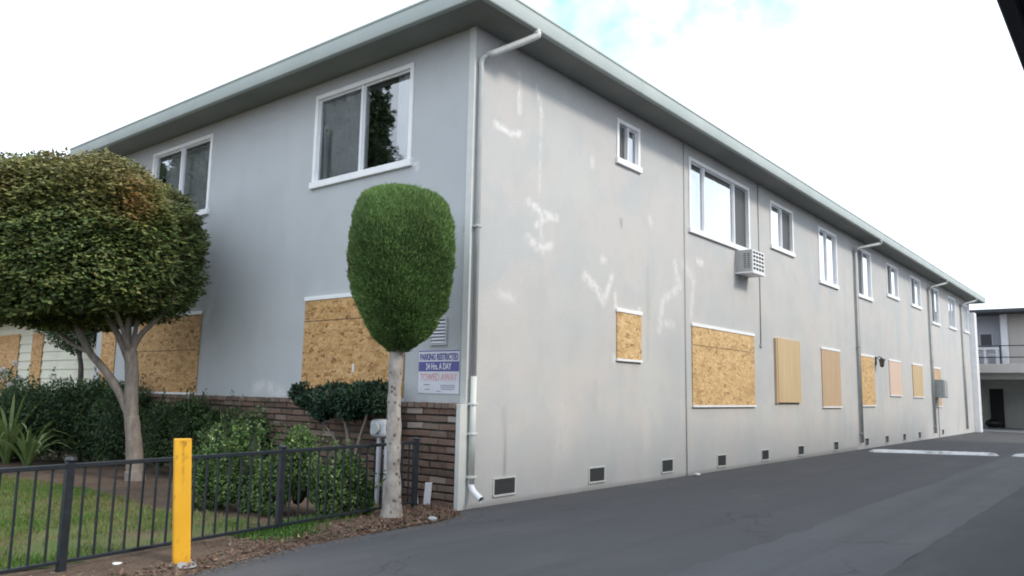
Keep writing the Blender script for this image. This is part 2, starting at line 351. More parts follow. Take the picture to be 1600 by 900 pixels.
    # glass
    for gname, gmul in (('glass', 4.2), ('glass_front', 3.2)):
        k = NT(gname); k.t.nodes.remove(k.b); fr = k.n('ShaderNodeFresnel'); fr.inputs[0].default_value = 1.62
        g = k.n('ShaderNodeBsdfGlossy'); g.inputs['Roughness'].default_value = .02; g.inputs[0].default_value = (.96, .98, 1, 1)
        t = k.n('ShaderNodeBsdfTransparent'); t.inputs[0].default_value = (.78, .82, .82, 1)
        mxs = k.n('ShaderNodeMixShader'); f2 = k.math('MINIMUM', k.math('MULTIPLY', fr.outputs[0], gmul), .95)
        bm = k.n('ShaderNodeBump'); bm.inputs['Strength'].default_value = .04; bm.inputs['Distance'].default_value = .02; k.l(k.noise(2.2, 2), bm.inputs['Height']); k.l(bm.outputs[0], g.inputs['Normal'])
        k.l(f2, mxs.inputs[0]); k.l(t.outputs[0], mxs.inputs[1]); k.l(g.outputs[0], mxs.inputs[2]); k.l(mxs.outputs[0], k.t.nodes['Material Output'].inputs[0])
mats()

# ================================================================== GROUND
def sheet(name, poly, z, mat, kind='structure'):
    o = mk(name, [(x, y, z) for x, y in poly], [list(range(len(poly)))], mat); o['kind'] = kind; return o
g = sheet('ground', [(-300, -300), (300, -300), (300, 300), (-300, 300)], -.03, 'soil')
EDGE = [(1.55, -7.0), (1.05, -5.0), (.72, -3.49), (.55, -2.9), (.43, -2.34), (.38, -1.5), (.36, -.73), (.2, -.3), (.02, -.12)]
jag = smooth_path([(x, y, 0) for x, y in EDGE], 10)
jag = [(p[0]+RNG.normal(0, .010), p[1]) for p in jag]
drive = [(16, -25), (16, 70), (-30, 70), (-30, 33.2), (-.2, 33.2), (-.2, -.05)] + jag[::-1] + [(2.2, -25)]
sheet('driveway', drive, 0.0, 'asphalt')
sheet('driveway_strip', [(3.12+.02*math.sin(y*1.1)+RNG.normal(0, .02), y) for y in np.arange(-12, 26, .25)] + [(4.23+RNG.normal(0, .008), y) for y in np.arange(26, -12, -.25)], .004, 'asphalt_worn')
sheet('driveway_patch', [(4.23+.012*math.sin(y*3)+RNG.normal(0, .006), y) for y in np.arange(-12, 26, .2)] + [(9.5, 26), (9.5, -12)], .008, 'asphalt_new')
sheet('carport_floor', [(-12, 33.0), (15, 33.0), (15, 46), (-12, 46)], .005, 'concrete')
# garden bed: soil with a gentle swell, lawn on top of it
def garden_z(x, y): return .012*math.sin(x*2.1+1)+.01*math.sin(y*3.3)+.006*math.sin(x*7+y*5)
xs = np.arange(-14, 1.9, .12); ys = np.arange(-12, .04, .12); v = []; f = []
def edge_x(y):
    for (x0, y0), (x1, y1) in zip(EDGE, EDGE[1:]):
        if y0 <= y <= y1: return x0+(x1-x0)*(y-y0)/(y1-y0)
    return EDGE[0][0] if y < EDGE[0][1] else 0.0
idx = {}
for j, y in enumerate(ys):
    for i, x in enumerate(xs):
        ex = edge_x(y); xx = min(x, ex+.03); e = max(0, min(1, (ex-xx)/.35))
        idx[i, j] = len(v); v.append((xx, y, -.012+e*(.03+garden_z(xx, y))))
for j in range(len(ys)-1):
    for i in range(len(xs)-1):
        q = [idx[i, j], idx[i+1, j], idx[i+1, j+1], idx[i, j+1]]
        if v[q[1]][0]-v[q[0]][0] > 1e-6 or v[q[2]][0]-v[q[3]][0] > 1e-6: f.append(q)
tag(mk('garden_bed', v, f, 'soil', smooth=True), kind='structure')
LAWN = [(-12, -9), (.2, -9), (.12, -5.5), (-.10, -4.1), (-.35, -2.4), (-.8, -2.0), (-2.2, -2.35), (-3.6, -2.2), (-5.2, -2.3), (-7.5, -2.6), (-12, -2.6)]
LAWN0 = LAWN
def inside(x, y, poly):
    c = False; n = len(poly)
    for i in range(n):
        x0, y0 = poly[i]; x1, y1 = poly[(i+1) % n]
        if (y0 > y) != (y1 > y) and x < (x1-x0)*(y-y0)/(y1-y0)+x0: c = not c
    return c

lf = [q for q in f if inside(sum(v[i][0] for i in q)/4, sum(v[i][1] for i in q)/4, LAWN)]
tag(mk('lawn', [(a, b, c+.006) for a, b, c in v], lf, 'lawn_soil', smooth=True), kind='structure')

# ================================================================== APARTMENT BUILDING
OV, E0, E1, WW, LL = .55, 5.465, 5.66, 9.2, 31.9
B = empty('apartment_building', (0, 0, 0), 'two storey grey stucco apartment building with boarded ground floor windows', 'building')
SIDE = dict(o=(0, 0, 0), u=(0, 1, 0), n=(1, 0, 0)); FRONT = dict(o=(0, 0, 0), u=(-1, 0, 0), n=(0, -1, 0))
# (u0,u1,z0,z1)
SW = [(3.09, 3.76, 4.61, 5.27), (5.40, 7.97, 3.99, 5.27), (9.05, 10.37, 4.29, 5.27), (12.06, 13.42, 3.94, 5.27), (15.12, 16.5, 3.95, 5.27),
      (18.15, 19.5, 4.28, 5.27), (21.15, 22.55, 4.29, 5.27), (24.1, 25.5, 3.96, 5.27), (27.2, 28.6, 4.03, 5.27), (30.25, 31.4, 4.1, 5.27)]
FWN = [(1.01, 2.96, 3.99, 5.29), (5.62, 7.56, 3.99, 5.29)]
def strokes(lst, ax):
    out = []
    for pts, r, a in lst:
        q = [hit(px, py, ax, 0) for px, py in pts]
        q = [((p[1] if ax == 0 else -p[0]), p[2]) for p in q]
        out += [(q[i], q[i+1], r, a) for i in range(len(q)-1)]
    return out
WEAR_S = strokes([([(811, 118), (812, 175)], .035, .6), ([(840, 138), (847, 180)], .035, .6), ([(846, 180), (843, 300)], .03, .3),
    ([(775, 193), (800, 210), (815, 209)], .035, .85), ([(826, 314), (850, 335), (870, 341)], .04, .7), ([(824, 370), (840, 386), (862, 384)], .045, .6), ([(858, 336), (838, 352)], .04, .6), ([(845, 355), (848, 396)], .03, .35),
    ([(914, 430), (933, 452), (943, 471)], .06, .6), ([(956, 432), (947, 462)], .05, .6), ([(961, 458), (962, 482)], .035, .7), ([(998, 482), (1001, 487)], .03, .6),
    ([(1055, 412), (1062, 448), (1036, 470), (1030, 515)], .07, .42), ([(1068, 412), (1084, 436), (1080, 490)], .07, .35), ([(1090, 407), (1098, 412)], .05, .7), ([(1040, 505), (1052, 507)], .05, .4),
    ([(780, 460), (802, 466)], .05, .4), ([(941, 405), (945, 407)], .05, .5), ([(925, 250), (926, 258)], .05, .4), ([(1015, 340), (1017, 350)], .05, .35), ([(984, 264), (1000, 272)], .03, .8),
    ([(960, 558), (962, 566)], .05, .5), ([(1012, 640), (1012, 700)], .1, .12), ([(880, 640), (880, 700)], .2, .12)], 0)
GRIME_S = strokes([([(788, 640), (788, 740)], .02, .45), ([(970, 343), (971, 352)], .03, .5), ([(735, 796), (1000, 756)], .045, .5), ([(1000, 756), (1340, 701)], .045, .45), ([(930, 600), (930, 640)], .06, .1),
    ([(1012, 420), (1012, 560)], .05, .12)], 0)
WEAR_F = strokes([([(398, 606), (410, 600), (440, 613)], .07, .45), ([(644, 256), (652, 260)], .03, .8), ([(330, 470), (335, 440)], .1, .25), ([(320, 500), (330, 480)], .06, .3)], 1)
GRIME_F = strokes([([(728, 355), (728, 358)], .025, .6)], 1)
def field(U, Z, segs):
    F = np.zeros_like(U)
    for (a, b, r, k) in segs:
        ax, az = a; dx, dz = b[0]-a[0], b[1]-a[1]; L2 = dx*dx+dz*dz+1e-9
        t = np.clip(((U-ax)*dx+(Z-az)*dz)/L2, 0, 1); d = np.hypot(U-ax-t*dx, Z-az-t*dz)
        F = np.maximum(F, min(1, k*1.25)*np.clip(1.25-d/r*.8, 0, 1))
    return F
def wall(name, fr, u1, z0, z1, holes, us, wear, grime):
    U = sorted(set([round(u, 4) for u in us] + [h[0]+.03 for h in holes] + [h[1]-.03 for h in holes])); Z = sorted(set([round(z, 4) for z in np.arange(z0, z1, .05)] + [z1] + [h[2]+.03 for h in holes] + [h[3]-.03 for h in holes]))
    u, o = np.array(fr['u']), np.array(fr['o']); U, Z = np.array(U), np.array(Z)
    GU, GZ = np.meshgrid(U, Z, indexing='ij'); V = o+GU[..., None]*u+GZ[..., None]*np.array([0, 0, 1.])
    nz_ = len(Z); F = []
    for i in range(len(U)-1):
        uc = (U[i]+U[i+1])/2
        hs = [h for h in holes if h[0]+.03 < uc < h[1]-.03]
        for j in range(nz_-1):
            zc = (Z[j]+Z[j+1])/2
            if any(h[2]+.03 < zc < h[3]-.03 for h in hs): continue
            q = [i*nz_+j, (i+1)*nz_+j, (i+1)*nz_+j+1, i*nz_+j+1]; F.append(q if fr is SIDE else q[::-1])
    w = field(GU, GZ, wear).ravel(); gr = field(GU, GZ, grime).ravel()
    return mk(name, V.reshape(-1, 3), F, 'stucco' if fr is SIDE else 'stucco_front_skytint', B, attrs={'wear': w, 'grime': gr})
wall('side_wall', SIDE, LL, -.03, E0, SW, list(np.arange(0, 10, .045))+list(np.arange(10, LL, .12))+[LL], WEAR_S, GRIME_S)
wall('front_wall', FRONT, WW, -.03, E0, FWN, list(np.arange(0, WW, .05))+[WW], WEAR_F, GRIME_F)
mk('rear_wall', [(-WW, LL, -.03), (0, LL, -.03), (0, LL, E0), (-WW, LL, E0)], [[0, 1, 2, 3]], 'stucco', B)
mk('far_side_wall', [(-WW, 0, -.03), (-WW, LL, -.03), (-WW, LL, E0), (-WW, 0, E0)], [[0, 1, 2, 3]], 'stucco', B)
# projecting pier that closes the far end of the side wall
bevel(MB().box(-.05, .22, LL-.35, LL+.15, -.03, 5.0).build('end_pier', 'trim_white', B), .01)
# corner trim boards
bevel(MB().box(-.085, .006, -.02, .002, 1.12, E0-.002).build('corner_board', 'pipe_paint', B), .004)
bevel(MB().box(-.050, .012, -.112, .004, -.02, 1.118).build('corner_board', 'pipe_paint', B), .004)
# roof: hip with soffit, fascia, gutter
x0, x1, y0, y1 = -WW-OV, OV, -OV, LL+OV; xm = (x0+x1)/2; hp = .17*(x1-x0)/2
RF = mk('roof', [(x0+.01, y0+.01, E1-.015), (x1-.01, y0+.01, E1-.015), (x1-.01, y1-.01, E1-.015), (x0+.01, y1-.01, E1-.015), (xm, y0+5, E1+hp), (xm, y1-5, E1+hp)], [[0, 1, 4], [1, 2, 5, 4], [2, 3, 5], [3, 0, 4, 5]], 'roofing', B)
sof = MB()
for a in ((x0+.09, x1-.09, y0+.09, .0), (x0+.09, x1-.09, LL, y1-.09), (.0, x1-.09, .0, LL), (x0+.09, -WW, .0, LL)): sof.box(a[0], a[1], a[2], a[3], E0, E0+.02)
sof.build('soffit', 'soffit_paint', RF)
def gutter(name, a, b, nrm):
    a, b, nrm = np.array(a, float), np.array(b, float), np.array(nrm, float)
    prof = [(-.095, .0), (-.02, -.012), (-.012, .0), (-.004, .05), (0, .10), (.0, .165), (.010, .172), (.010, .195), (-.095, .195)]
    d = (b-a)/np.linalg.norm(b-a); v = []; f = []
    for p in (a, b):
        ex = d*(0)
        for n_, z_ in prof: v.append(tuple(p+nrm*n_+np.array([0, 0, z_])+(d*n_ if p is b else -d*n_)))
    k = len(prof)
    for i in range(k): f.append([i, (i+1) % k, k+(i+1) % k, k+i])
    f += [list(range(k))[::-1], [k+i for i in range(k)]]
    return mk(name, v, f, 'fascia_paint', RF)
gutter('gutter', (x1, y0, E0), (x1, y1, E0), (1, 0, 0)); gutter('gutter', (x0, y0, E0), (x1, y0, E0), (0, -1, 0))
gutter('gutter', (x1, y1, E0), (x0, y1, E0), (0, 1, 0)); gutter('gutter', (x0, y1, E0), (x0, y0, E0), (-1, 0, 0))

def gutter_joint(x, y, along):
    k = MB()
    if along == 'y': k.quadbox([(x-.03, y-.02, E0-.014), (x-.008, y-.02, E0-.006), (x-.008, y+.02, E0-.006), (x-.03, y+.02, E0-.014), (x-.03, y-.02, E0+.17), (x+.005, y-.02, E0+.165), (x+.005, y+.02, E0+.165), (x-.03, y+.02, E0+.17)])
    else: k.quadbox([(x-.02, y+.03, E0-.014), (x+.02, y+.03, E0-.014), (x+.02, y+.008, E0-.006), (x-.02, y+.008, E0-.006), (x-.02, y+.03, E0+.17), (x+.02, y+.03, E0+.17), (x+.02, y-.005, E0+.165), (x-.02, y-.005, E0+.165)])
    k.build('gutter_joint', 'fascia_paint', RF)
for q_ in (2.9, 8.9, 14.4, 20.5, 26.4): gutter_joint(OV, q_, 'y')
for q_ in (-2.4, -5.6, -8.2): gutter_joint(q_, -OV, 'x')
# ---- windows
def window(fr, h, mull, panes, label=None, curtains=()):
    """mull: fractions; panes: kind per bay 'glass' | 'screen'"""
    u0, u1, z0, z1 = h; o, u, n = (np.array(fr[k_], float) for k_ in 'oun'); w = np.array([0, 0, 1.])
    T = .062; k = MB()
    k.fr(o, u, w, n, u0, u1, z1-T, z1, -.07, .022); k.fr(o, u, w, n, u0, u0+T, z0+T, z1-T, -.07, .022); k.fr(o, u, w, n, u1-T, u1, z0+T, z1-T, -.07, .022)
    wn = k.build('window', 'trim_white', B); bevel(wn, .004)
    if label: wn['label'] = label
    bevel(MB().fr(o, u, w, n, u0-.025, u1+.025, z0-.03, z0+T, -.07, .045).build('sill', 'trim_white', wn), .005)
    cuts = [u0+T]+[u0+T+(u1-u0-2*T)*m_ for m_ in mull]+[u1-T]
    for m_ in cuts[1:-1]: MB().fr(o, u, w, n, m_-.022, m_+.022, z0+T, z1-T, -.06, .004).build('mullion', 'sash_white', wn)
    for i, kind in enumerate(panes):
        a = cuts[i]+(.022 if i else 0); b = cuts[i+1]-(.022 if i < len(panes)-1 else 0); back = -.045 if kind == 'screen' else -.028
        s = MB(); S = .022
        s.fr(o, u, w, n, a, b, z0+T, z0+T+S, back-.02, back+.012).fr(o, u, w, n, a, b, z1-T-S, z1-T, back-.02, back+.012)
        s.fr(o, u, w, n, a, a+S, z0+T+S, z1-T-S, back-.02, back+.012).fr(o, u, w, n, b-S, b, z0+T+S, z1-T-S, back-.02, back+.012); s.build('sash', 'sash_white' if kind == 'glass' else 'ac_case', wn)
        pn = MB().fr(o, u, w, n, a+S-.003, b-S+.003, z0+T+S-.003, z1-T-S+.003, back-.008, back-.003)
        if kind == 'glass': pn.v = [tuple(o+u*p+w*q+n*(back-.004)) for p, q in ((a+S-.003, z0+T+S-.003), (b-S+.003, z0+T+S-.003), (b-S+.003, z1-T-S+.003), (a+S-.003, z1-T-S+.003))]; pn.f = [[0, 1, 2, 3] if fr is SIDE else [3, 2, 1, 0]]
        pn.build('pane' if kind == 'glass' else 'screen', 'glass_front' if kind == 'glass' and fr is FRONT else kind, wn)
    # dim room behind
    R = [o+u*a+w*b+n*c for c in (-.072, -1.6) for a, b in ((u0-.3*(c < -1), z0-.3*(c < -1)), (u1+.3*(c < -1), z0-.3*(c < -1)), (u1+.3*(c < -1), z1), (u0-.3*(c < -1), z1))]
    mk('room', R, [[4, 5, 6, 7], [0, 1, 5, 4], [1, 2, 6, 5], [2, 3, 7, 6], [3, 0, 4, 7]], 'room', wn)
    for (ca, cb, za, zb, mat, dep, slope) in curtains:
        v = []; f = []; nn = max(12, int((cb-ca)*70)); L_ = u1-u0
        for i in range(nn+1):
            s_ = i/nn; uu = u0+L_*(ca+(cb-ca)*s_); d = dep+.022*math.sin(s_*nn*.75)+.012*math.sin(s_*nn*.31+1)
            v.append(tuple(o+u*uu+w*(zb-.03)-n*d)); v.append(tuple(o+u*(uu+slope*(s_))+w*(za)-n*(d+.01)))
            if i: f.append([2*i-2, 2*i, 2*i+1, 2*i-1])
        mk('curtain', v, f, mat, wn, smooth=True)
    return wn
S_ = 'screen'; G_ = 'glass'
window(FRONT, FWN[0], [.5], [G_, G_], 'front slider with grey curtains beside the corner downspout', [(.5, .98, 3.99, 5.29, 'curtain_grey', .115, 0), (.90, .99, 3.99, 4.85, 'curtain_white', .085, -.25), (.03, .20, 3.99, 5.29, 'curtain_white', .10, 0)])
window(FRONT, FWN[1], [.5], [G_, G_], 'front slider partly hidden behind the broad tree crown', [(.04, .96, 3.99, 5.29, 'curtain_grey', .2, 0)])
CW = 'curtain_white'
window(SIDE, SW[0], [.5], [S_, G_], 'small slider window high on the side wall', [(.5, .95, 4.6, 5.27, CW, .1, 0)])
window(SIDE, SW[1], [.22, .74], [G_, G_, S_], 'wide three pane window above the air conditioner', [(.03, .2, 3.99, 5.0, CW, .12, 0), (.25, .73, 3.99, 5.02, CW, .12, 0)])
window(SIDE, SW[2], [.5], [G_, S_], None, [(.04, .5, 4.3, 5.1, CW, .1, 0)])
window(SIDE, SW[3], [.45], [G_, G_], None, [(.46, .97, 3.95, 5.05, CW, .1, 0), (.04, .42, 3.95, 5.2, 'curtain_grey', .12, 0)])
window(SIDE, SW[4], [.45], [S_, G_], None, [(.46, .97, 3.95, 5.05, CW, .1, 0)])
window(SIDE, SW[5], [.45], [S_, G_], None, [(.46, .97, 4.3, 5.1, CW, .1, 0)])
window(SIDE, SW[6], [.45], [S_, G_], None, [(.46, .97, 4.3, 5.1, CW, .1, 0)])
window(SIDE, SW[7], [.5], [S_, G_], None, [(.52, .97, 4.6, 5.1, CW, .1, 0)])
window(SIDE, SW[8], [.5], [G_, G_], None, [(.04, .5, 4.0, 5.2, 'curtain_grey', .1, 0)])
window(SIDE, SW[9], [.5], [G_, G_], None, [(.04, .5, 4.1, 5.2, 'curtain_grey', .1, 0)])

# ---- boards screwed over the ground floor windows
def board(fr, h, mat, thick=.02, head=True, label=None, gap=.0, foot=True, seam=0):
    u0, u1, z0, z1 = h; o, u, n = (np.array(fr[k_], float) for k_ in 'oun'); w = np.array([0, 0, 1.])
    b = MB().fr(o, u, w, n, u0, u1, z0, z1-(.055 if head else 0), .002, thick).build('board', mat, B); bevel(b, .002)
    if label: b['label'] = label
    if seam: MB().fr(o, u, w, n, u0, u1, z1-seam-.004, z1-seam+.004, thick-.001, thick+.0015).build('sheet_joint', 'vent_hole', b)
    if head: bevel(MB().fr(o, u, w, n, u0-.02, u1+.02, z1-.053, z1, .001, .03).build('window_head', 'trim_white', b), .004)
    if foot: MB().fr(o, u, w, n, u0-.01, u1+.01, z0-.035, z0-.002, .001, .035).build('window_sill', 'trim_white', b)
    for uu in np.linspace(u0+.06, u1-.06, max(2, int((u1-u0)/.45)+1)):
        for zz in (z0+.06, z1-.14):
            pass
    return b
board(SIDE, (3.10, 3.78, 1.76, 2.47), 'osb_pale', label='small strand board under the small slider')
board(SIDE, (5.45, 8.05, 1.11, 2.45), 'osb_pale', label='wide pale strand board below the air conditioner', seam=.36)
b3 = board(SIDE, (9.18, 10.48, 1.16, 2.45), 'ply_tan', thick=.055, head=False, foot=False, label='thick plywood sheet standing proud of the wall')
MB().fr((0, 0, 0), (0, 1, 0), (0, 0, 1), (1, 0, 0), 9.10, 9.177, 1.14, 2.44, .002, .045).build('batten', 'ply_brown', b3)
board(SIDE, (12.0, 13.37, 1.08, 2.43), 'ply_brown')
board(SIDE, (15.06, 16.4, 1.11, 2.43), 'osb_pale')
board(SIDE, (18.0, 19.35, 1.4, 2.42), 'ply_pink', label='pinkish plywood board')
board(SIDE, (20.85, 22.25, 1.38, 2.42), 'ply_tan')
board(SIDE, (23.95, 25.1, 1.08, 2.42), 'ply_brown')
board(FRONT, (1.0, 2.95, 1.16, 2.47), 'osb', label='strand board on the front behind the clipped topiary', seam=.33)
board(FRONT, (5.6, 7.57, 1.16, 2.42), 'osb', label='strand board on the front behind the tree trunk', seam=.6)
board(FRONT, (8.40, 8.95, 1.16, 2.35), 'osb')
MB().fr((0, 0, 0), (-1, 0, 0), (0, 0, 1), (0, -1, 0), 1.88, 1.92, 1.47, 1.57, .021, .024).build('paper_scrap', 'litter_white', B)

# ---- crawl space vents
for i, (ya, wd) in enumerate([(.49, .37), (2.43, .36), (4.41, .34), (6.38, .33), (8.34, .34), (10.33, .33), (12.72, .33), (15.3, .33), (17.3, .33), (19.3, .33), (21.3, .33), (24.9, .33)]):
    z0 = .11 if i < 3 else .085; z1 = z0+.17
    fr = MB().box(-.01, .010, ya-.02, ya, z0-.02, z1+.02).box(-.01, .010, ya+wd, ya+wd+.02, z0-.02, z1+.02).box(-.01, .010, ya, ya+wd, z1, z1+.02).box(-.01, .014, ya-.02, ya+wd+.02, z0-.022, z0-.001).build('foundation_vent', 'pipe_paint', B)
    MB().box(.0005, .0015, ya, ya+wd, z0, z1).build('vent_opening', 'vent_hole', fr)
    if i < 6:
        me = MB()
        for q in np.linspace(ya+.02, ya+wd-.02, 13): me.box(.002, .004, q-.004, q+.004, z0, z1)
        for q in np.linspace(z0+.02, z1-.02, 7): me.box(.0042, .006, ya, ya+wd, q-.004, q+.004)
        me.build('vent_grille', 'vent_mesh', fr)
    else: MB().box(.002, .004, ya+.02, ya+wd-.02, z0+.02, z1-.05).build('vent_grille', 'vent_mesh', fr)

# ---- downspouts
def downspout(y, r, mat, yo, zbot=.12, elbow=True, brackets=(1.3, 3.4), xo=.055):
    top = [(OV-.05, yo, E0+.02), (OV-.05, yo, E0-.05), (OV-.09, yo-.01, E0-.11), (xo+.10, y+(.02 if yo > y else 0), E0-.30), (xo, y, E0-.40)]
    top = top if elbow is False else [(OV-.05, yo, E0+.02), (OV-.05, yo, E0-.03), (OV-.075, yo-.02, E0-.085), (xo+.06, y+.05, E0-.34), (xo, y, E0-.42), (xo, y, E0-.5)]
    d = MB().tube(smooth_path(top, 6)+[np.array((xo, y, zbot+.12))], r, 12).build('downspout', mat, B, smooth=True)
    for z in brackets: bevel(MB().box(-.002, xo+r+.006, y-r-.012, y+r+.012, z-.014, z+.014).build('pipe_bracket', mat, d), .003)
    if elbow:
        MB().tube(smooth_path([(xo, y, zbot+.17), (xo, y, zbot+.08), (xo+.05, y, zbot+.01), (xo+.17, y-.02, zbot-.05)], 5), r+.006, 14, caps=False).build('elbow', 'pvc_white', d, smooth=True)
        MB().tube([(xo+.145, y-.016, zbot-.0385), (xo+.15, y-.0165, zbot-.041)], r, 14).build('elbow_mouth', 'vent_hole', d)
    return d
DS = downspout(.055, .029, 'dark_pipe', .50, .17, brackets=(3.1,), xo=.045)
MB().tube([(.045, .055, 1.42), (.045, .055, .27)], .036, 12).build('lower_pipe', 'pipe_paint', DS, smooth=True)
for z in (.34, .80, 1.12): bevel(MB().box(-.002, .088, .010, .100, z-.012, z+.012).build('pipe_bracket', 'pipe_paint', DS), .003)
MB().tube(smooth_path([(OV-.05, .50, E0+.02), (OV-.05, .50, E0-.03), (OV-.075, .48, E0-.085), (.105, .105, E0-.34)], 6), .041, 12).build('gutter_outlet', 'pipe_paint', DS, smooth=True)
for y in (14.86, 23.6, 29.6): downspout(y, .04, 'dark_pipe', y+.75, .05, elbow=False, brackets=(.4, 2.6))
# conduit lines
MB().tube([(.014, 5.22, 0), (.014, 5.22, 2.5), (.016, 5.215, 3.9), (.014, 5.22, E0)], .008, 8).build('conduit', 'stucco', B, smooth=True)
MB().tube([(.012, 8.42, E0), (.012, 8.42, 3.2), (.012, 8.40, 2.28)], .010, 8).build('cable', 'meter_grey', B, smooth=True)
MB().box(.0, .03, 8.36, 8.46, 2.22, 2.28).build('cable_box', 'dark_pipe', B)

# ---- louvre vent next to the corner
lv = MB(); lx0, lx1, lz0, lz1 = -.58, -.32, 1.77, 2.08
lv.box(lx0, lx0+.02, -.02, .002, lz0, lz1).box(lx1-.02, lx1, -.02, .002, lz0, lz1).box(lx0+.02, lx1-.02, -.02, .002, lz0, lz0+.02).box(lx0+.02, lx1-.02, -.02, .002, lz1-.02, lz1)
lv = lv.build('louvre_vent', 'utility_grey', B)
MB().box(lx0+.02, lx1-.02, -.003, -.001, lz0+.02, lz1-.02).build('vent_opening', 'vent_hole', lv)
for z in np.linspace(lz0+.035, lz1-.05, 7):
    MB().quadbox([(lx0+.02, -.022, z-.012), (lx1-.02, -.022, z-.012), (lx1-.02, -.004, z+.012), (lx0+.02, -.004, z+.012), (lx0+.02, -.022, z-.006), (lx1-.02, -.022, z-.006), (lx1-.02, -.004, z+.018), (lx0+.02, -.004, z+.018)]).build('slat', 'sign_white', lv)

# ---- brick wainscot
BT = .105
VN = mk('brick_veneer', *(lambda m_: (m_.v, m_.f))(MB().box(-WW, -.052, -BT+.030, -.003, -.03, 1.065)), 'mortar', B)
def brick_mesh(l, h, d, seed):
    r = random.Random(seed); c = .006; v = []
    for (sx, sy, sz) in [(a, b, c_) for a in (-1, 1) for b in (-1, 1) for c_ in (-1, 1)]: pass
    j = lambda: r.uniform(-.003, .003)
    # front face chamfered
    fv = [(-l/2+c+j(), 0+j(), -h/2+c+j()), (l/2-c+j(), 0+j(), -h/2+c+j()), (l/2-c+j(), 0+j(), h/2-c+j()), (-l/2+c+j(), 0+j(), h/2-c+j())]
    mv = [(-l/2, c, -h/2), (l/2, c, -h/2), (l/2, c, h/2), (-l/2, c, h/2)]; bv = [(x, d, z) for x, _, z in mv]
    v = fv+mv+bv; f = [[0, 1, 2, 3]]
    for i in range(4):
        k = (i+1) % 4; f += [[4+i, 4+k, k, i], [8+i, 8+k, 4+k, 4+i]]
    me = bpy.data.meshes.new('brick'); me.from_pydata(v, [], f); me.materials.append(MATS['brick']); me.update(); return me
ch = .0823; bl = .255
bm_full = [brick_mesh(bl-.008, ch-.020, .07, s) for s in range(8)]
places = []
for r_ in range(13):
    off = 0 if r_ % 2 == 0 else bl/2; x = -.054
    first = bl if r_ % 2 == 0 else bl/2
    while x > -WW+.1:
        l = first; first = bl
        places.append((x-l/2, .0+r_*ch+ch/2, l)); x -= l
places.sort(key=lambda p: -p[0])
half = [brick_mesh(bl/2-.008, ch-.020, .07, 50+s) for s in range(4)]
rest = MB()
for i, (x, z, l) in enumerate(places):
    me = random.choice(bm_full if l > .15 else half); dy = -BT+random.uniform(-.008, .006); tilt = random.uniform(-.025, .025)
    if i < 285:
        b = link('brick', me, VN, (x, dy, z+random.uniform(-.003, .003))); b.rotation_euler = (random.uniform(-.03, .03), tilt, random.uniform(-.02, .02))
    else:
        k = len(rest.v); rest.v += [(p.co.x+x, p.co.y+dy, p.co.z+z) for p in me.vertices]; rest.f += [[k+q for q in p.vertices] for p in me.polygons]
rest.build('bricks', 'brick', VN, kind='stuff')
# sloping rowlock cap
capm = [brick_mesh(.098, .062, .12, 80+s) for s in range(5)]; x = -.105; i = 0
while x > -WW+.05:
    b = link('cap_brick', random.choice(capm), VN, (x, -BT-.022+random.uniform(-.004, .004), 1.098+random.uniform(-.003, .003))); b.rotation_euler = (-.14, random.uniform(-.03, .03), 0); x -= .107; i += 1

# ================================================================== things on and around the building
AC = empty('air_conditioner', (0, 7.3, 3.5), 'window air conditioner jutting from the side wall under the three pane window', 'air conditioner')
ay0, ay1, az0, az1, axo = 7.28, 7.86, 3.53, 3.94, .33
c = MB().box(-.05, axo-.02, ay0, ay1, az0, az1).build('case', 'ac_case', AC); bevel(c, .012, 2)
MB().box(-.05, axo+.012, ay0-.015, ay1+.015, az0-.028, az0-.001).build('base_tray', 'trim_white', AC)
fr = MB().box(axo-.018, axo, ay0+.01, ay1-.01, az0+.012, az0+.035).box(axo-.018, axo, ay0+.01, ay1-.01, az1-.03, az1-.008).box(axo-.018, axo, ay0+.01, ay0+.035, az0+.035, az1-.03).box(axo-.018, axo, ay1-.035, ay1-.01, az0+.035, az1-.03).build('grille_frame', 'trim_white', AC)
MB().box(axo-.018, axo-.012, ay0+.035, ay1-.035, az0+.035, az1-.03).build('coil', 'ac_dark', AC)
for z in np.linspace(az0+.10, az1-.09, 4): MB().box(axo-.010, axo+.001, ay0+.035, ay1-.035, z-.012, z+.012).build('slat', 'trim_white', fr)
for y in np.linspace(ay0+.16, ay1-.16, 3): MB().box(axo-.011, axo-.001, y-.01, y+.01, az0+.035, az1-.03).build('slat', 'trim_white', fr)
for k_ in range(2):   # side intake slots on the face turned to the front
    s = MB()
    for z in np.linspace(az0+.08, az1-.08, 8): s.box(.16+k_*.07, .21+k_*.07, ay0-.002, ay0+.004, z-.008, z+.008)
    s.build('intake_slots', 'ac_dark', AC)
WL = empty('wall_lantern', (0, 16.62, 2.1), 'small black wall lantern beside a boarded window on the side wall', 'lamp')
MB().box(.0, .02, 16.56, 16.68, 2.2, 2.42).build('back_plate', 'black_metal', WL)
MB().tube(smooth_path([(.02, 16.62, 2.36), (.10, 16.62, 2.42), (.16, 16.62, 2.38)], 4), .012, 8).build('arm', 'black_metal', WL, smooth=True)
MB().tube([(.16, 16.62, 2.40), (.16, 16.62, 2.36), (.16, 16.62, 2.35), (.16, 16.62, 2.335)], [.01, .05, .10, .105], 8).build('cap', 'black_metal', WL)
gl = MB().tube([(.16, 16.62, 2.335), (.16, 16.62, 2.18)], [.08, .055], 8).build('lamp_glass', 'lamp_glass', WL)
MB().tube([(.16, 16.62, 2.18), (.16, 16.62, 2.13)], [.065, .02], 8).build('base_cap', 'black_metal', WL)
MT = empty('meter_cabinet', (0, 24.0, 1.3), 'grey electrical cabinet on the side wall beside the far downspout', 'cabinet')
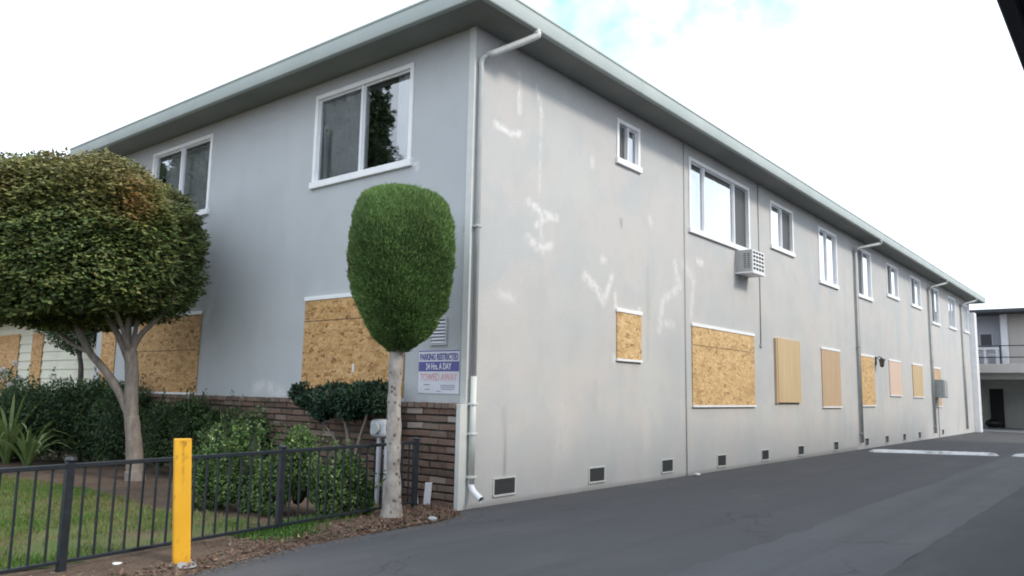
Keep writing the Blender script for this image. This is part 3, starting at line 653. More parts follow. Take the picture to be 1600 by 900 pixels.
bevel(MB().box(-.002, .34, 23.75, 24.35, 1.36, 1.98).build('cabinet_box', 'meter_grey', MT), .01)
bevel(MB().box(.341, .362, 23.78, 24.32, 1.39, 1.95).build('cabinet_door', 'meter_grey', MT), .006)
MB().tube([(.10, 23.85, 1.37), (.10, 23.85, 1.05), (.0, 23.85, 1.0)], .03, 8).build('conduit', 'dark_pipe', MT)
MB().tube([(.06, 24.2, 1.37), (.06, 24.2, .02)], .02, 8).build('conduit', 'dark_pipe', MT)

SG = empty('parking_sign', (-.435, -.01, 1.23), 'white and blue towing notice sign on the front wall by the corner', 'sign')
sx0, sx1, sz0, sz1 = -.755, -.115, 1.225, 1.715; sc = (sx0+sx1)/2
bevel(MB().box(sx0, sx1, -.008, -.001, sz0, sz1).build('panel', 'sign_white', SG), .002)
MB().box(sx0+.004, sx1-.004, -.0100, -.0085, 1.475, 1.585).build('blue_band', 'sign_blue', SG)
MB().box(sx0+.004, sx1-.004, -.0100, -.0085, 1.700, 1.712).build('blue_edge', 'sign_blue', SG)
text('lettering', 'PARKING RESTRICTED', sc, 1.605, -.0098, .10, 'sign_blue', SG, .60, .003)
text('lettering', '24 Hrs. A DAY', sc, 1.497, -.0114, .10, 'sign_white', SG, .40, .003)
text('lettering', 'TOWED AWAY', sc, 1.372, -.0098, .115, 'sign_red', SG, .58, .002)
for (a, b, z) in ((.09, .19, 1.325), (.11, .19, 1.272), (.36, .58, 1.318), (.36, .58, 1.297), (.37, .57, 1.275), (.30, .36, 1.252)): MB().box(sx0+a, sx0+b, -.0098, -.0085, z-.004, z+.004).build('print_line', 'ink', SG)

# ---- iron fence
FD = empty('iron_fence', (0, -4, 0), 'dark iron picket fence between the garden and the driveway', 'fence')
fx = lambda y: .09+(y+4.07)*(-.125)
ftop = .70
fd = np.array([-.125, 1.0, 0]); fd /= np.linalg.norm(fd); fn = np.array([fd[1], -fd[0], 0])
def fbox(name, ya, yb, z0a, z1a, t, mat='iron_paint', par=FD):
    a = np.array([fx(ya), ya, 0]); b = np.array([fx(yb), yb, 0])
    return mk(name, [a-fn*t+[0, 0, z0a], a+fn*t+[0, 0, z0a], b+fn*t+[0, 0, z0a], b-fn*t+[0, 0, z0a], a-fn*t+[0, 0, z1a], a+fn*t+[0, 0, z1a], b+fn*t+[0, 0, z1a], b-fn*t+[0, 0, z1a]],
              [[0, 3, 2, 1], [4, 5, 6, 7], [0, 1, 5, 4], [1, 2, 6, 5], [2, 3, 7, 6], [3, 0, 4, 7]], mat, par)
POSTS = [-7.76, -5.915, -4.07, -2.225, -.38]
pk = MB().box(-.0064, .0064, -.0064, .0064, 0, .60); pkm = bpy.data.meshes.new('picket'); pkm.from_pydata(pk.v, [], pk.f); pkm.materials.append(MATS['iron_paint'])
ang = math.atan2(-fd[0], fd[1])
for i, yp in enumerate(POSTS):
    p = MB(); s = .026
    p.box(fx(yp)-s, fx(yp)+s, yp-s, yp+s, -.03, ftop+.035)
    po = bevel(p.build('post', 'iron_paint', FD), .003)
    MB().tube([(fx(yp), yp, ftop+.035), (fx(yp), yp, ftop+.045), (fx(yp), yp, ftop+.058), (fx(yp), yp, ftop+.064)], [.036, .037, .028, .01], 10).build('post_cap', 'iron_paint', po, smooth=True)
    if i+1 < len(POSTS):
        yn = POSTS[i+1]
        bevel(fbox('rail', yp+s, yn-s, ftop-.012, ftop+.018, .019), .003); bevel(fbox('rail', yp+s, yn-s, .065, .09, .014), .003)
        for y in np.linspace(yp, yn, 18)[1:-1]:
            q = link('picket', pkm, FD, (fx(y), y, .09-.002)); q.rotation_euler[2] = ang+random.uniform(-.03, .03); q.rotation_euler[0] = random.uniform(-.008, .008)

# ---- yellow post
bp = gnd(283, 884); BO = empty('bollard_post', (bp[0], bp[1], 0), 'short yellow painted square post at the driveway edge', 'bollard')
bw = .057; hgt = .865; th = math.atan2(CAM[1]-bp[1], CAM[0]-bp[0])+.10
ux = np.array([-math.sin(th), math.cos(th), 0]); uy = np.array([math.cos(th), math.sin(th), 0])
v = []; nz_ = 40; rust = []; prof = []
for e in range(4):
    for t in np.linspace(-1, 1, 9)[:-1]:
        a, b = [(t, 1), (1, -t), (-t, -1), (-1, t)][e]
        # rounded corners
        r = .14; aa = np.clip(a, -1+r, 1-r); bb = np.clip(b, -1+r, 1-r); dx, dy = a-aa, b-bb; L_ = math.hypot(dx, dy)
        if L_ > r: dx, dy = dx/L_*r, dy/L_*r
        prof.append((aa+dx, bb+dy, e, t))
f = []; npf = len(prof)
for j in range(nz_+1):
    z = -.05+(hgt+.05)*j/nz_
    for (a, b, e, t) in prof:
        v.append(np.array([bp[0], bp[1], 0])+ux*a*bw+uy*b*bw+RT*(-.062*z)*np.array([1, 1, 0])+np.array([0, 0, z]))
        rr = 0
        if e == 0: rr = max(0, 1-abs(t-.0)/.22)*max(0, min(1, (z-.45)/.35))*.75+ (.7 if z > hgt-.04 and abs(t) < .35 else 0)
        rr = rr+max(0, 1-z/.07)*.7+(.5 if random.random() < .02 else 0)
        rust.append(min(1, rr*random.uniform(.25, 1)))
for j in range(nz_):
    for k in range(npf): f.append([j*npf+k, j*npf+(k+1) % npf, (j+1)*npf+(k+1) % npf, (j+1)*npf+k])
mk('shaft', v, f, 'yellow_paint', BO, attrs={'rust': rust})
tp = [v[nz_*npf+k] for k in range(npf)]; mk('top_plate', tp+[p+np.array([0, 0, .012]) for p in tp], [[k, (k+1) % npf, npf+(k+1) % npf, npf+k] for k in range(npf)]+[[npf+k for k in range(npf)]], 'yellow_paint', BO)

lump('post_footing', (bp[0], bp[1], .0), (.14, .13, .035), 'concrete', 'x', 'x', seed=9)
ft = COL.objects[-1]; ft.name = 'footing'; ft.parent = BO; ft.location = ft.location-Vector((bp[0], bp[1], 0)); del ft['label']; del ft['category']

# ---- speed bumps
def speed_bump(x0, x1, y0, y1, label):
    n = 44; v = []; f = []; k = 9; a = np.array([x0, y0]); b = np.array([x1, y1]); d = b-a; L_ = np.linalg.norm(d); d /= L_; p = np.array([-d[1], d[0]])
    for i in range(n+1):
        t = i/n; e = min(1, min(t, 1-t)*L_/.22); wd = .13*math.sqrt(max(.04, 1-(1-e)**2)); hh = .07*math.sqrt(max(.02, 1-(1-e)**2))
        for j in range(k):
            s = j/(k-1)*2-1; q = a+d*L_*t+p*wd*s; v.append((q[0], q[1], max(-.004, hh*(1-s*s)+random.uniform(-.004, .004) - (.006 if abs(s) == 1 else 0))))
    for i in range(n):
        for j in range(k-1): f.append([i*k+j, (i+1)*k+j, (i+1)*k+j+1, i*k+j+1])
    o = mk('speed_bump', v, f, 'bump_white', smooth=True); tag(o, label, 'speed bump', 'white speed bumps across the driveway')
speed_bump(.40, 2.92, 14.1, 15.45, 'white painted speed bump reaching from the wall across the driveway')
speed_bump(3.18, 6.3, 15.5, 16.9, 'white painted speed bump on the driveway away from the wall')

# ================================================================== CARPORT APARTMENTS at the end
YC = 34.6
def cx_(px, py=560): return hit(px, py, 1, YC)[0]
def cz_(py, px=1570): return hit(px, py, 1, YC)[2]
CB = empty('carport_building', (2, YC, 0), 'two storey apartment block with open carport below at the driveway end', 'building')
XA, XB = -11.0, 12.0; zf0, zf1 = 2.60, 2.95; zr = 5.25
MB().box(XA, XB, YC+4.8, YC+5, -.03, zr-.1).build('back_wall', 'carport_wall', CB)
for x in (XA, XB-.2): MB().box(x, x+.2, YC+.3, YC+4.8, -.03, zf0).build('carport_side_wall', 'carport_wall', CB)
MB().box(XA, XB, YC+.12, YC+4.8, zf0, zf1-.02).build('carport_ceiling', 'carport_ceiling', CB)
bevel(MB().box(XA-.05, XB+.05, YC, YC+.12, zf0-.05, zf1).build('balcony_edge', 'beige_siding', CB), .01)
MB().box(XA, XB, YC+.7, YC+.95, zf0-.32, zf0-.002).build('beam', 'carport_ceiling', CB)
for x in (cx_(1512), 5.4, 9.5): MB().box(x-.1, x+.1, YC+.13, YC+.33, -.03, zf0-.002).build('post', 'white_paint', CB)
xp = cx_(1567)
MB().box(XA, xp, YC+1.5, YC+1.7, zf1-.02, zr).build('upper_wall', 'blue_siding', CB); MB().box(xp+.01, XB, YC+1.1, YC+1.3, zf1-.02, zr).build('upper_wall', 'beige_siding', CB)
for i, z in enumerate(np.arange(zf1, zr-.1, .16)):
    MB().quadbox([(XA, YC+1.47, z), (xp-.1, YC+1.47, z), (xp-.1, YC+1.5, z), (XA, YC+1.5, z), (XA, YC+1.49, z+.16), (xp-.1, YC+1.49, z+.16), (xp-.1, YC+1.5, z+.16), (XA, YC+1.5, z+.16)]).build('siding_board', 'blue_siding', CB)
    MB().quadbox([(xp+.16, YC+1.07, z), (XB, YC+1.07, z), (XB, YC+1.1, z), (xp+.16, YC+1.1, z), (xp+.16, YC+1.09, z+.16), (XB, YC+1.09, z+.16), (XB, YC+1.1, z+.16), (xp+.16, YC+1.1, z+.16)]).build('siding_board', 'beige_siding', CB)
bevel(MB().box(xp-.14, xp+.14, YC+.9, YC+1.2, zf1-.01, zr).build('upper_post', 'white_paint', CB), .01)
wa, wb = cx_(1526), cx_(1544); z_a, z_b = cz_(536), cz_(518)
wn = MB().box(wa-.06, wb+.06, YC+1.40, YC+1.46, z_b, z_b+.06).box(wa-.06, wb+.06, YC+1.40, YC+1.46, z_a-.06, z_a).box(wa-.06, wa, YC+1.40, YC+1.46, z_a, z_b).box(wb, wb+.06, YC+1.40, YC+1.46, z_a, z_b).build('window', 'blue_siding', CB)
MB().box(wa, wb, YC+1.42, YC+1.44, z_a, z_b).build('pane', 'screen', wn)
bevel(MB().box(XA-.4, XB+.4, YC-.1, YC+8.3, zr, zr+.16).build('roof', 'dark_roof', CB), .02)
for zz in (cz_(540), cz_(558)): MB().box(XA, XB, YC+.05, YC+.09, zz-.02, zz+.02).build('rail', 'iron_paint', CB)
for x in (cx_(1563), cx_(1640), cx_(1480)): MB().box(x-.025, x+.025, YC+.05, YC+.09, zf1, cz_(540)).build('rail_post', 'iron_paint', CB)
MB().box(cx_(1522, 640), cx_(1545, 640), YC+4.70, YC+4.79, 0, 1.9).build('doorway', 'vent_hole', CB)
TB = empty('balcony_table', (cx_(1545), YC+.5, zf1), 'white table standing on the far balcony behind the dark railing', 'table')
ta, tb_ = cx_(1518), cx_(1560); tz = cz_(544)
bevel(MB().box(ta, tb_, YC+.25, YC+.8, tz-.06, tz+.06).build('table_top', 'white_paint', TB), .02)
for x in (ta+.08, cx_(1538), tb_-.08):
    for y in (YC+.3, YC+.75): MB().box(x-.05, x+.05, y-.05, y+.05, zf1-.003, tz-.05).build('leg', 'white_paint', TB)
MB().box(ta+.1, tb_-.1, YC+.5, YC+.54, cz_(553)-.04, cz_(553)+.04).build('stretcher', 'white_paint', TB)
# bin bags inside the carport
bx = hit(1552, 655, 1, YC+4)
lump('rubbish_bag', (bx[0], YC+4, .22), (.36, .3, .24), 'bag', 'dark rubbish bag lying at the back of the carport', 'bag', seed=3)

# ================================================================== CREAM CLAPBOARD HOUSE at left
CH = empty('clapboard_house', (-16, 1.2, 0), 'low cream clapboard house with boarded windows behind the hedge', 'house')
yc = 1.0; ha, hb = -24.0, -10.1; ht = 2.72
MB().box(ha, hb, yc+.03, yc+8, -.03, ht).build('wall', 'cream_siding', CH)
for z in np.arange(.15, ht-.05, .205):
    MB().quadbox([(ha, yc-.01, z), (hb, yc-.01, z), (hb, yc+.03, z), (ha, yc+.03, z), (ha, yc+.014, z+.205), (hb, yc+.014, z+.205), (hb, yc+.03, z+.205), (ha, yc+.03, z+.205)]).build('clapboard', 'cream_siding', CH)
hxp = lambda px: hit(px, 560, 1, yc)[0]
for a, b in ((hxp(-40), hxp(29)), (hxp(50), hxp(66))):
    MB().box(a, b, yc-.03, yc-.012, .95, 2.45).build('board', 'osb', CH)
bevel(MB().box(hb-.04, hb+.02, yc-.03, yc+.1, -.03, ht).build('corner_board', 'trim_white', CH), .004)
mk('roof', [(ha-.5, yc-.5, ht+.16), (hb+.4, yc-.5, ht+.16), (hb+.4, yc+8.5, ht+.16), (ha-.5, yc+8.5, ht+.16), (ha+3, yc+4, ht+1.5), (hb-3, yc+4, ht+1.5)], [[0, 1, 5, 4], [1, 2, 5], [2, 3, 4, 5], [3, 0, 4]], 'roofing', CH)
MB().box(ha-.5, hb+.4, yc-.5, yc+8.5, ht, ht+.155).build('eave', 'trim_white', CH)

# ================================================================== CANOPY overhead on the right of the driveway, with an added unseen storey
CZ = 2.72; pA = hit(1553, 0, 2, CZ); pB = hit(1597, 100, 2, CZ)
CN = empty('balcony_and_added_storey', (9, 0, 0), 'dark overhanging balcony deck with an unseen storey added to shade the side wall', 'building')
xe = (pA[0]+pB[0])/2
bevel(MB().box(xe, xe+.06, -14, 24, CZ, CZ+.22).build('fascia', 'canopy_dark', CN), .006)
MB().box(xe+.06, xe+5.2, -14, 24, CZ+.04, CZ+.14).build('deck', 'canopy_dark', CN)
for y in (-13.5, -9, 2.0, 8, 14, 20): MB().box(xe+1.9, xe+2.02, y-.06, y+.06, 0, CZ+.04).build('post', 'canopy_dark', CN)
MB().box(xe+5.2, xe+5.4, -14, 24, -.03, CZ+.14).build('carport_wall', 'beige_siding', CN)  # unseen back wall, added to block low sky light
MB().box(xe+1.7, xe+8, -.5, 24, CZ+.142, 5.3).build('upper_wall', 'beige_siding', CN)  # unseen storey, added to keep light off the lower side wall
bevel(MB().box(xe+1.1, xe+8.5, -.9, 24.4, 5.3, 5.46).build('roof', 'dark_roof', CN), .02)  # unseen roof, its edge placed to shade the foot of the side wall

# ================================================================== PLANTS
def leaf_mesh(name, C, D, Nn, Ln, Wd, tint, mat, parent, kind=None, fold=.18):
    """C base points, D tip direction, Nn leaf normal; one folded diamond each"""
    n = len(C); D = D/np.linalg.norm(D, axis=1, keepdims=True); S = np.cross(D, Nn); S /= np.linalg.norm(S, axis=1, keepdims=True)+1e-9; M_ = np.cross(S, D)
    Ln = np.broadcast_to(np.asarray(Ln, float), (n,))[:, None]; Wd = np.broadcast_to(np.asarray(Wd, float), (n,))[:, None]
    a = C; t = C+D*Ln; l = C+D*Ln*.45+S*Wd*.5-M_*Ln*fold; r = C+D*Ln*.45-S*Wd*.5-M_*Ln*fold
    V = np.stack([a, r, t, l], 1).reshape(-1, 3); I = np.arange(n)[:, None]*4
    F = np.concatenate([I+np.array([[0, 1, 2]]), I+np.array([[0, 2, 3]])], 0)
    lo, hi = V.min(0), V.max(0); org = np.array([(lo[0]+hi[0])/2, (lo[1]+hi[1])/2, lo[2]])
    me = bpy.data.meshes.new(name); me.vertices.add(len(V)); me.vertices.foreach_set('co', (V-org).astype(np.float32).ravel())
    me.loops.add(F.size); me.loops.foreach_set('vertex_index', F.astype(np.int32).ravel()); me.polygons.add(len(F)); me.polygons.foreach_set('loop_start', np.arange(0, F.size, 3, dtype=np.int32))
    me.update(calc_edges=True)
    at_ = me.attributes.new('tint', 'FLOAT_COLOR', 'POINT'); T4 = np.concatenate([np.repeat(tint, 4, 0), np.ones((n*4, 1))], 1); at_.data.foreach_set('color', T4.astype(np.float32).ravel())
    me.materials.append(MATS[mat]); me.validate()
    return link(name, me, parent, org, kind)
def runit(n): 
    d = RNG.normal(size=(n, 3)); return d/np.linalg.norm(d, axis=1, keepdims=True)
def sinfield(P, sc, seed):
    r = np.random.default_rng(seed); f = np.zeros(len(P))
    for _ in range(6):
        k = r.normal(size=3)*sc; f += np.sin(P@k+r.uniform(0, 6.3))
    return f/6**.5
def palette(n, cols, w=None, jit=.15):
    cols = np.array(cols); i = RNG.choice(len(cols), n, p=w); return np.clip(cols[i]*(1+RNG.normal(0, jit, (n, 1)))*(1+RNG.normal(0, jit*.4, (n, 3))), .003, 1)
def tint_mix(t, col, mask): return t*(1-mask[:, None])+np.array(col)*mask[:, None]
def blob_leaves(name, blobs, n, ln, wd, cols, mat, parent, shell=.35, up=.4, seed=0, lump=.12, flat=.0, zmin=.01, wgt=None):
    vol = np.array([b[1][0]*b[1][1]*b[1][2] for b in blobs])**.67; which = RNG.choice(len(blobs), n, p=vol/vol.sum())
    cc = np.array([b[0] for b in blobs], float)[which]; rr = np.array([b[1] for b in blobs], float)[which]
    d = runit(n); rad = 1-shell*np.abs(RNG.normal(0, .55, n)); rad = np.clip(rad, .15, 1.04)
    P0 = cc+d*rr; rad = rad*(1+lump*sinfield(P0, 5.5, seed)); P = cc+d*rr*rad[:, None]
    # keep only leaves not deep inside another blob
    rad_ = sinfield(P, 9, seed+50); P = P+d*(rad_*.035)[:, None]
    keep = P[:, 2] > zmin
    for i, b in enumerate(blobs):
        q = np.linalg.norm((P-np.array(b[0]))/np.array(b[1]), axis=1); keep &= ~((which != i) & (q < .72))
    P, d = P[keep], d[keep]; k = len(P)
    D = d*.55+runit(k)*.75+np.array([0, 0, up*.5]); D[:, 2] *= (1-flat); Nn = d*.5+np.array([0, 0, .8])+runit(k)*.35
    return P, D, Nn, palette(k, cols, wgt)
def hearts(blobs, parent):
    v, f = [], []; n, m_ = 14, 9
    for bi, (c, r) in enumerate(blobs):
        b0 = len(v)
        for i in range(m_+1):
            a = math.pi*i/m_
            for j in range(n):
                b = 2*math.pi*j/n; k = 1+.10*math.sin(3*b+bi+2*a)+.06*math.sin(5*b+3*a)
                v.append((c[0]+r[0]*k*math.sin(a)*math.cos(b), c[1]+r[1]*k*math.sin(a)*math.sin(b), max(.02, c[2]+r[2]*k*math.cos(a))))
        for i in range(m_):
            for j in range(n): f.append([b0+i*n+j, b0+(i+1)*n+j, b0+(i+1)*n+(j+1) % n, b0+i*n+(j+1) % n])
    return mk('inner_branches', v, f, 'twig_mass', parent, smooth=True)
def bush(name, label, cat, blobs, n, ln, wd, cols, stems=(), group=None, seed=0, wgt=None, stem_mat='bark_dark', base=None, heart=.68, shoots=14, **kw):
    c0 = base if base is not None else (np.mean([b[0][0] for b in blobs]), np.mean([b[0][1] for b in blobs]), 0)
    e = empty(name, c0, label, cat, group)
    PP, DD, TT = [], [], []
    P, D, Nn, T = blob_leaves(name, blobs, n, ln, wd, cols, 'leaf', e, seed=seed, wgt=wgt, **kw)
    ns = int(shoots*len(blobs))
    for _ in range(ns):
        b = blobs[RNG.integers(len(blobs))]; dd = runit(1)[0]; dd[2] = abs(dd[2])*.8+.25; dd /= np.linalg.norm(dd); p0 = np.array(b[0])+dd*np.array(b[1])*.85; Ls = RNG.uniform(.10, .26); gd = dd*.6+np.array([0, 0, .55])+runit(1)[0]*.35
        m_ = int(Ls/.018); tt_ = np.linspace(0, 1, m_)[:, None]; PP.append(p0+gd*Ls*tt_); DD.append(runit(m_)*.8+gd*.5); TT.append(palette(m_, cols, wgt)*1.1)
    if PP:
        P_ = np.concatenate(PP); P = np.concatenate([P, P_]); D = np.concatenate([D]+DD); Nn = np.concatenate([Nn, runit(len(P_))+np.array([0, 0, .8])]); T = np.concatenate([T]+TT)
    leaf_mesh('foliage', P, D, Nn, ln*RNG.uniform(.7, 1.25, len(P)), wd*RNG.uniform(.7, 1.25, len(P)), T, 'leaf', e)
    hearts([(b[0], [q*heart for q in b[1]]) for b in blobs], e)
    for st in stems: MB().tube(smooth_path(st[0], 4), np.linspace(st[1], st[1]*.5, (len(st[0])-1)*4+1), 7, wob=.15).build('stem', stem_mat, e, smooth=True)
    return e

# ---- broad clipped tree
tb = gnd(208, 752); dT = depth_of(tb)
TR = empty('broad_tree', (tb[0], tb[1], 0), 'broad clipped tree with reddening leaves and forked grey trunk', 'tree')
def tpt(px, py, dd=0): return upright(px, py, tb, dd)
trunk = MB()
def limb(pts, r0, r1, n=10):
    q = smooth_path([tpt(*p) for p in pts], 6); trunk.tube(q, list(np.linspace(r0*.74, r1*.8, len(q))), n, wob=.10)
limb([(211, 757), (211, 735), (209, 690), (206, 650)], .165, .115); limb([(206, 660), (205, 625), (206, 580), (203, 545)], .12, .105)
trunk.tube(smooth_path([tpt(211, 760), tpt(211, 748), tpt(211, 735)], 3), [.17, .155, .145, .135, .13, .125, .12], 12, wob=.12)
limb([(204, 655), (190, 620), (165, 580), (140, 550), (120, 510), (95, 460)], .085, .045)
limb([(203, 560), (215, 530), (235, 508), (258, 485), (272, 465)], .06, .03); limb([(203, 560), (200, 520), (205, 470), (215, 400)], .075, .03)
limb([(202, 565), (185, 525), (165, 490), (140, 440)], .07, .03); limb([(204, 555), (213, 510), (222, 470, .3), (240, 420, .6)], .05, .02); limb([(203, 555), (190, 510, -.3), (170, 460, -.6)], .05, .02)
limb([(140, 550), (110, 535, .2), (70, 500, .4), (30, 460, .5)], .05, .02)
trunk.build('trunk', 'bark', TR, smooth=True)
cc = tpt(116, 388); ruv = np.array(RT); upv = np.array([0, 0, 1.]); fwv = np.array([FW[0], FW[1], 0]); fwv /= np.linalg.norm(fwv); ruv = np.array([RT[0], RT[1], 0]); ruv /= np.linalg.norm(ruv)
nL = 125000; d = runit(nL)
pw = 3.1; sup = (np.abs(d[:, 0])**pw+np.abs(d[:, 1])**pw+np.abs(d[:, 2])**pw)**(-1/pw)
rad = np.clip(1-.30*np.abs(RNG.normal(0, .6, nL)), .25, 1.03)
L3 = d*sup[:, None]*np.array([1.58, 1.46, 1.17])
rad *= 1+.03*sinfield(L3, 3.0, 5)+.026*sinfield(L3*np.array([1, 1, 1.6]), 7.5, 6)+.022*sinfield(L3*np.array([1, 1, 2.2]), 15, 7)
Q = L3*rad[:, None]
# underside lifts towards the right hand and hollows out
lowlim = -.98+.20*np.clip(Q[:, 0]/1.7, -1, 1)+.12*sinfield(Q*np.array([1, 1, 0]), 3.5, 9)
gap = sinfield(Q, 4.5, 12)
keep = (Q[:, 2] > lowlim) ; Q = Q[keep]; d = d[keep]
# top slopes off towards the far left as in a mushroom cap
Q[:, 2] -= .34*np.clip((-Q[:, 0]-.2)/1.3, 0, 1)**1.4*np.clip(Q[:, 2]/.8, 0, 1)+.12*np.clip((Q[:, 0]-.7)/.8, 0, 1)*np.clip(Q[:, 2]/.8, 0, 1)
P = cc+Q[:, :1]*ruv+Q[:, 1:2]*fwv+Q[:, 2:]*upv
dw = d[:, :1]*ruv+d[:, 1:2]*fwv+d[:, 2:]*upv; k = len(P)
D = dw*.5+runit(k)*.8; D[:, 2] = D[:, 2]*.35-.10; Nn = dw*.45+np.array([0, 0, .9])+runit(k)*.3
T = palette(k, [(.095, .14, .05), (.13, .18, .06), (.18, .22, .075), (.07, .105, .048), (.26, .27, .09)], [.22, .27, .25, .12, .14])
top = np.clip((Q[:, 2]-.1)/1.0, 0, 1); m1 = np.clip(sinfield(P, 2.2, 21)*.5+.1, 0, 1)*top
T = tint_mix(T, (.34, .215, .085), np.clip(m1*1.0+.25*top, 0, .7)*RNG.uniform(.3, 1, k)); 
for (px, py, r, col, a) in ((222, 305, .20, (.36, .10, .04), .7), (250, 345, .08, (.34, .10, .04), .6), (10, 310, .20, (.30, .10, .045), .65), (190, 250, .45, (.27, .17, .06), .4), (90, 262, .4, (.22, .14, .06), .3), (270, 300, .3, (.23, .2, .04), .5)):
    c3 = tpt(px, py, -1.1); dd = np.linalg.norm((P-c3)*np.array([1, 1, 1]), axis=1)
    mk_ = np.clip(1.3-dd/(r*1.6), 0, 1)*a*RNG.uniform(.2, 1.2, k); T = tint_mix(T, col, np.clip(mk_, 0, 1))
leaf_mesh('crown', P, D, Nn, RNG.gamma(8, .0065, k)+.012, RNG.gamma(8, .0042, k)+.008, T*(.85+.3*np.clip(sinfield(P, 6, 77)*.4+.5, 0, 1))[:, None], 'leaf', TR)
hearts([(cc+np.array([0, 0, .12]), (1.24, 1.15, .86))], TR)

# ---- clipped cypress standard
cb = gnd(612, 812); dC = depth_of(cb)
CY = empty('topiary_tree', (cb[0], cb[1], 0), 'dark green tree clipped to an egg on a pale straight trunk', 'tree')
tk = MB(); q = smooth_path([upright(611, 818, cb), upright(612, 800, cb), upright(614, 770, cb), upright(615, 700, cb), upright(616, 620, cb), upright(619, 560, cb), upright(621, 528, cb), upright(622, 505, cb)], 7)
rads = []
for i, p in enumerate(q):
    z = p[2]; rads.append(.074+.055*math.exp(-z/.10)-.010*min(1, z/2)+.005*math.sin(z*9)+.004*math.sin(z*23))
tk.tube(q, rads, 16, wob=.07); tk.build('trunk', 'bark_pale', CY, smooth=True)
# side silhouettes read as (height px, left px, right px)
sil = [(284, 596, 655), (289, 578, 672), (296, 566, 690), (309, 556, 704), (335, 547, 711), (383, 541, 713), (415, 542, 712), (447, 546, 709), (480, 556, 703), (495, 565, 690), (512, 572, 682), (528, 582, 668), (541, 598, 648), (546, 606, 638)]
sil = [(a, b-2, c+2) for a, b, c in sil]
zs, ls, rs = [], [], []
for (py, l, r) in sil:
    a, b = upright(l, py, cb), upright(r, py, cb); mid = (a+b)/2; zs.append(mid[2]); ls.append((mid-cb)@ruv); rs.append(np.linalg.norm(b-a)/2)
zs, ls, rs = np.array(zs)[::-1], np.array(ls)[::-1], np.array(rs)[::-1]*.935
zs = zs-np.clip((zs-zs.mean())/(zs[-1]-zs.mean()), 0, 1)*.085
n = 125000; zz = RNG.uniform(zs[0]-.02, zs[-1]+.012, n); R_ = np.interp(zz, zs, rs); pr = RNG.uniform(0, 1, n) < (R_/rs.max()+.08); zz, R_ = zz[pr], R_[pr]; n = len(zz)
a = RNG.uniform(0, 2*math.pi, n); sh = np.clip(1-np.abs(RNG.normal(0, .07, n)), .6, 1.02)
ntop = 16000; ra = np.sqrt(RNG.uniform(0, 1, ntop)); a2 = RNG.uniform(0, 2*math.pi, ntop)
ztop = np.interp(ra*rs.max(), rs[::-1][:6], zs[::-1][:6]); 
zz = np.concatenate([zz, ztop-np.abs(RNG.normal(0, .03, ntop))]); a = np.concatenate([a, a2]); rr = np.concatenate([R_*sh, ra*rs.max()*.985]); n = len(zz)
off = np.interp(zz, zs, ls); rr = rr*(1+.012*np.sin(3*a+zz*4)+.014*np.sin(7*a-zz*6)+.016*np.sin(17*a+9*zz)*np.sin(zz*21+2*a)+.014*np.sin(29*zz+5*a))
P = np.stack([cb[0]+off*ruv[0]+rr*np.cos(a), cb[1]+off*ruv[1]+rr*np.sin(a), zz], 1); od = np.stack([np.cos(a), np.sin(a), np.zeros(n)], 1)
upw = np.clip((zz-zs[0])/(zs[-1]-zs[0]), 0, 1)[:, None]
D = od*(.75-.25*upw)+np.array([0, 0, .25])+upw*np.array([0, 0, .75])+runit(n)*.38; Nn = runit(n)+od
T = palette(n, [(.10, .18, .055), (.14, .235, .07), (.18, .285, .088), (.07, .13, .045)], [.3, .35, .2, .15], .18)
lum = np.clip(sinfield(P, 6, 40)*.3+.5, 0, 1); T *= (.6+.75*lum)[:, None]; dead = np.clip(sinfield(P, 9, 44)-1.55, 0, 1)*1.6; T = tint_mix(T, (.16, .12, .06), np.clip(dead, 0, .8))
top_lit = np.clip((upw[:, 0]-.62)/.38, 0, 1)*RNG.uniform(.3, 1, n); T = tint_mix(T, (.21, .33, .11), np.clip(top_lit, 0, .85))  # crown top tinted paler, light from above put into the needle colour
leaf_mesh('crown', P-D*.02, D, Nn, np.where(RNG.uniform(0, 1, n) < .03, 1.7, 1.0)*RNG.uniform(.022, .046, n), RNG.uniform(.007, .013, n), T, 'needle', CY, fold=.05)
# dark heart so that daylight does not leak through the middle
hv, hf = [], []; nn = 20
for i in range(len(zs)):
    for j in range(nn):
        t = 2*math.pi*j/nn; hv.append((cb[0]+ls[i]*ruv[0]+rs[i]*.86*math.cos(t), cb[1]+ls[i]*ruv[1]+rs[i]*.86*math.sin(t), zs[i]*.97+.03*zs.mean()))
for i in range(len(zs)-1):
    for j in range(nn): hf.append([i*nn+j, i*nn+(j+1) % nn, (i+1)*nn+(j+1) % nn, (i+1)*nn+j])
hf += [list(range(nn))[::-1], [(len(zs)-1)*nn+j for j in range(nn)]]
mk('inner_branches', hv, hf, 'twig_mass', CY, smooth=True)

# ---- hedge and shrubs
GREEN = [(.055, .10, .042), (.075, .135, .052), (.105, .17, .068), (.044, .078, .038)]
hb_ = []
for px, top, dy in ((-25, 612, 0), (15, 603, 0), (50, 598, -.1), (85, 594, 0), (120, 592, .05), (150, 590, 0), (175, 596, .1), (195, 612, .1)):
    g_ = gnd(px, 722+(px > 150)*4); dd = depth_of(g_); tz = at(px, top, dd)[2]; hb_.append(((g_[0], g_[1]+dy, tz*.52), (.50, .45, tz*.52)))
bush('hedge', 'dense dark green hedge in front of the cream clapboard house', 'hedge', hb_, 26000, .055, .032, GREEN, seed=2, stems=[([(b[0][0], b[0][1], 0), (b[0][0], b[0][1], b[0][2])], .03) for b in hb_[::2]])
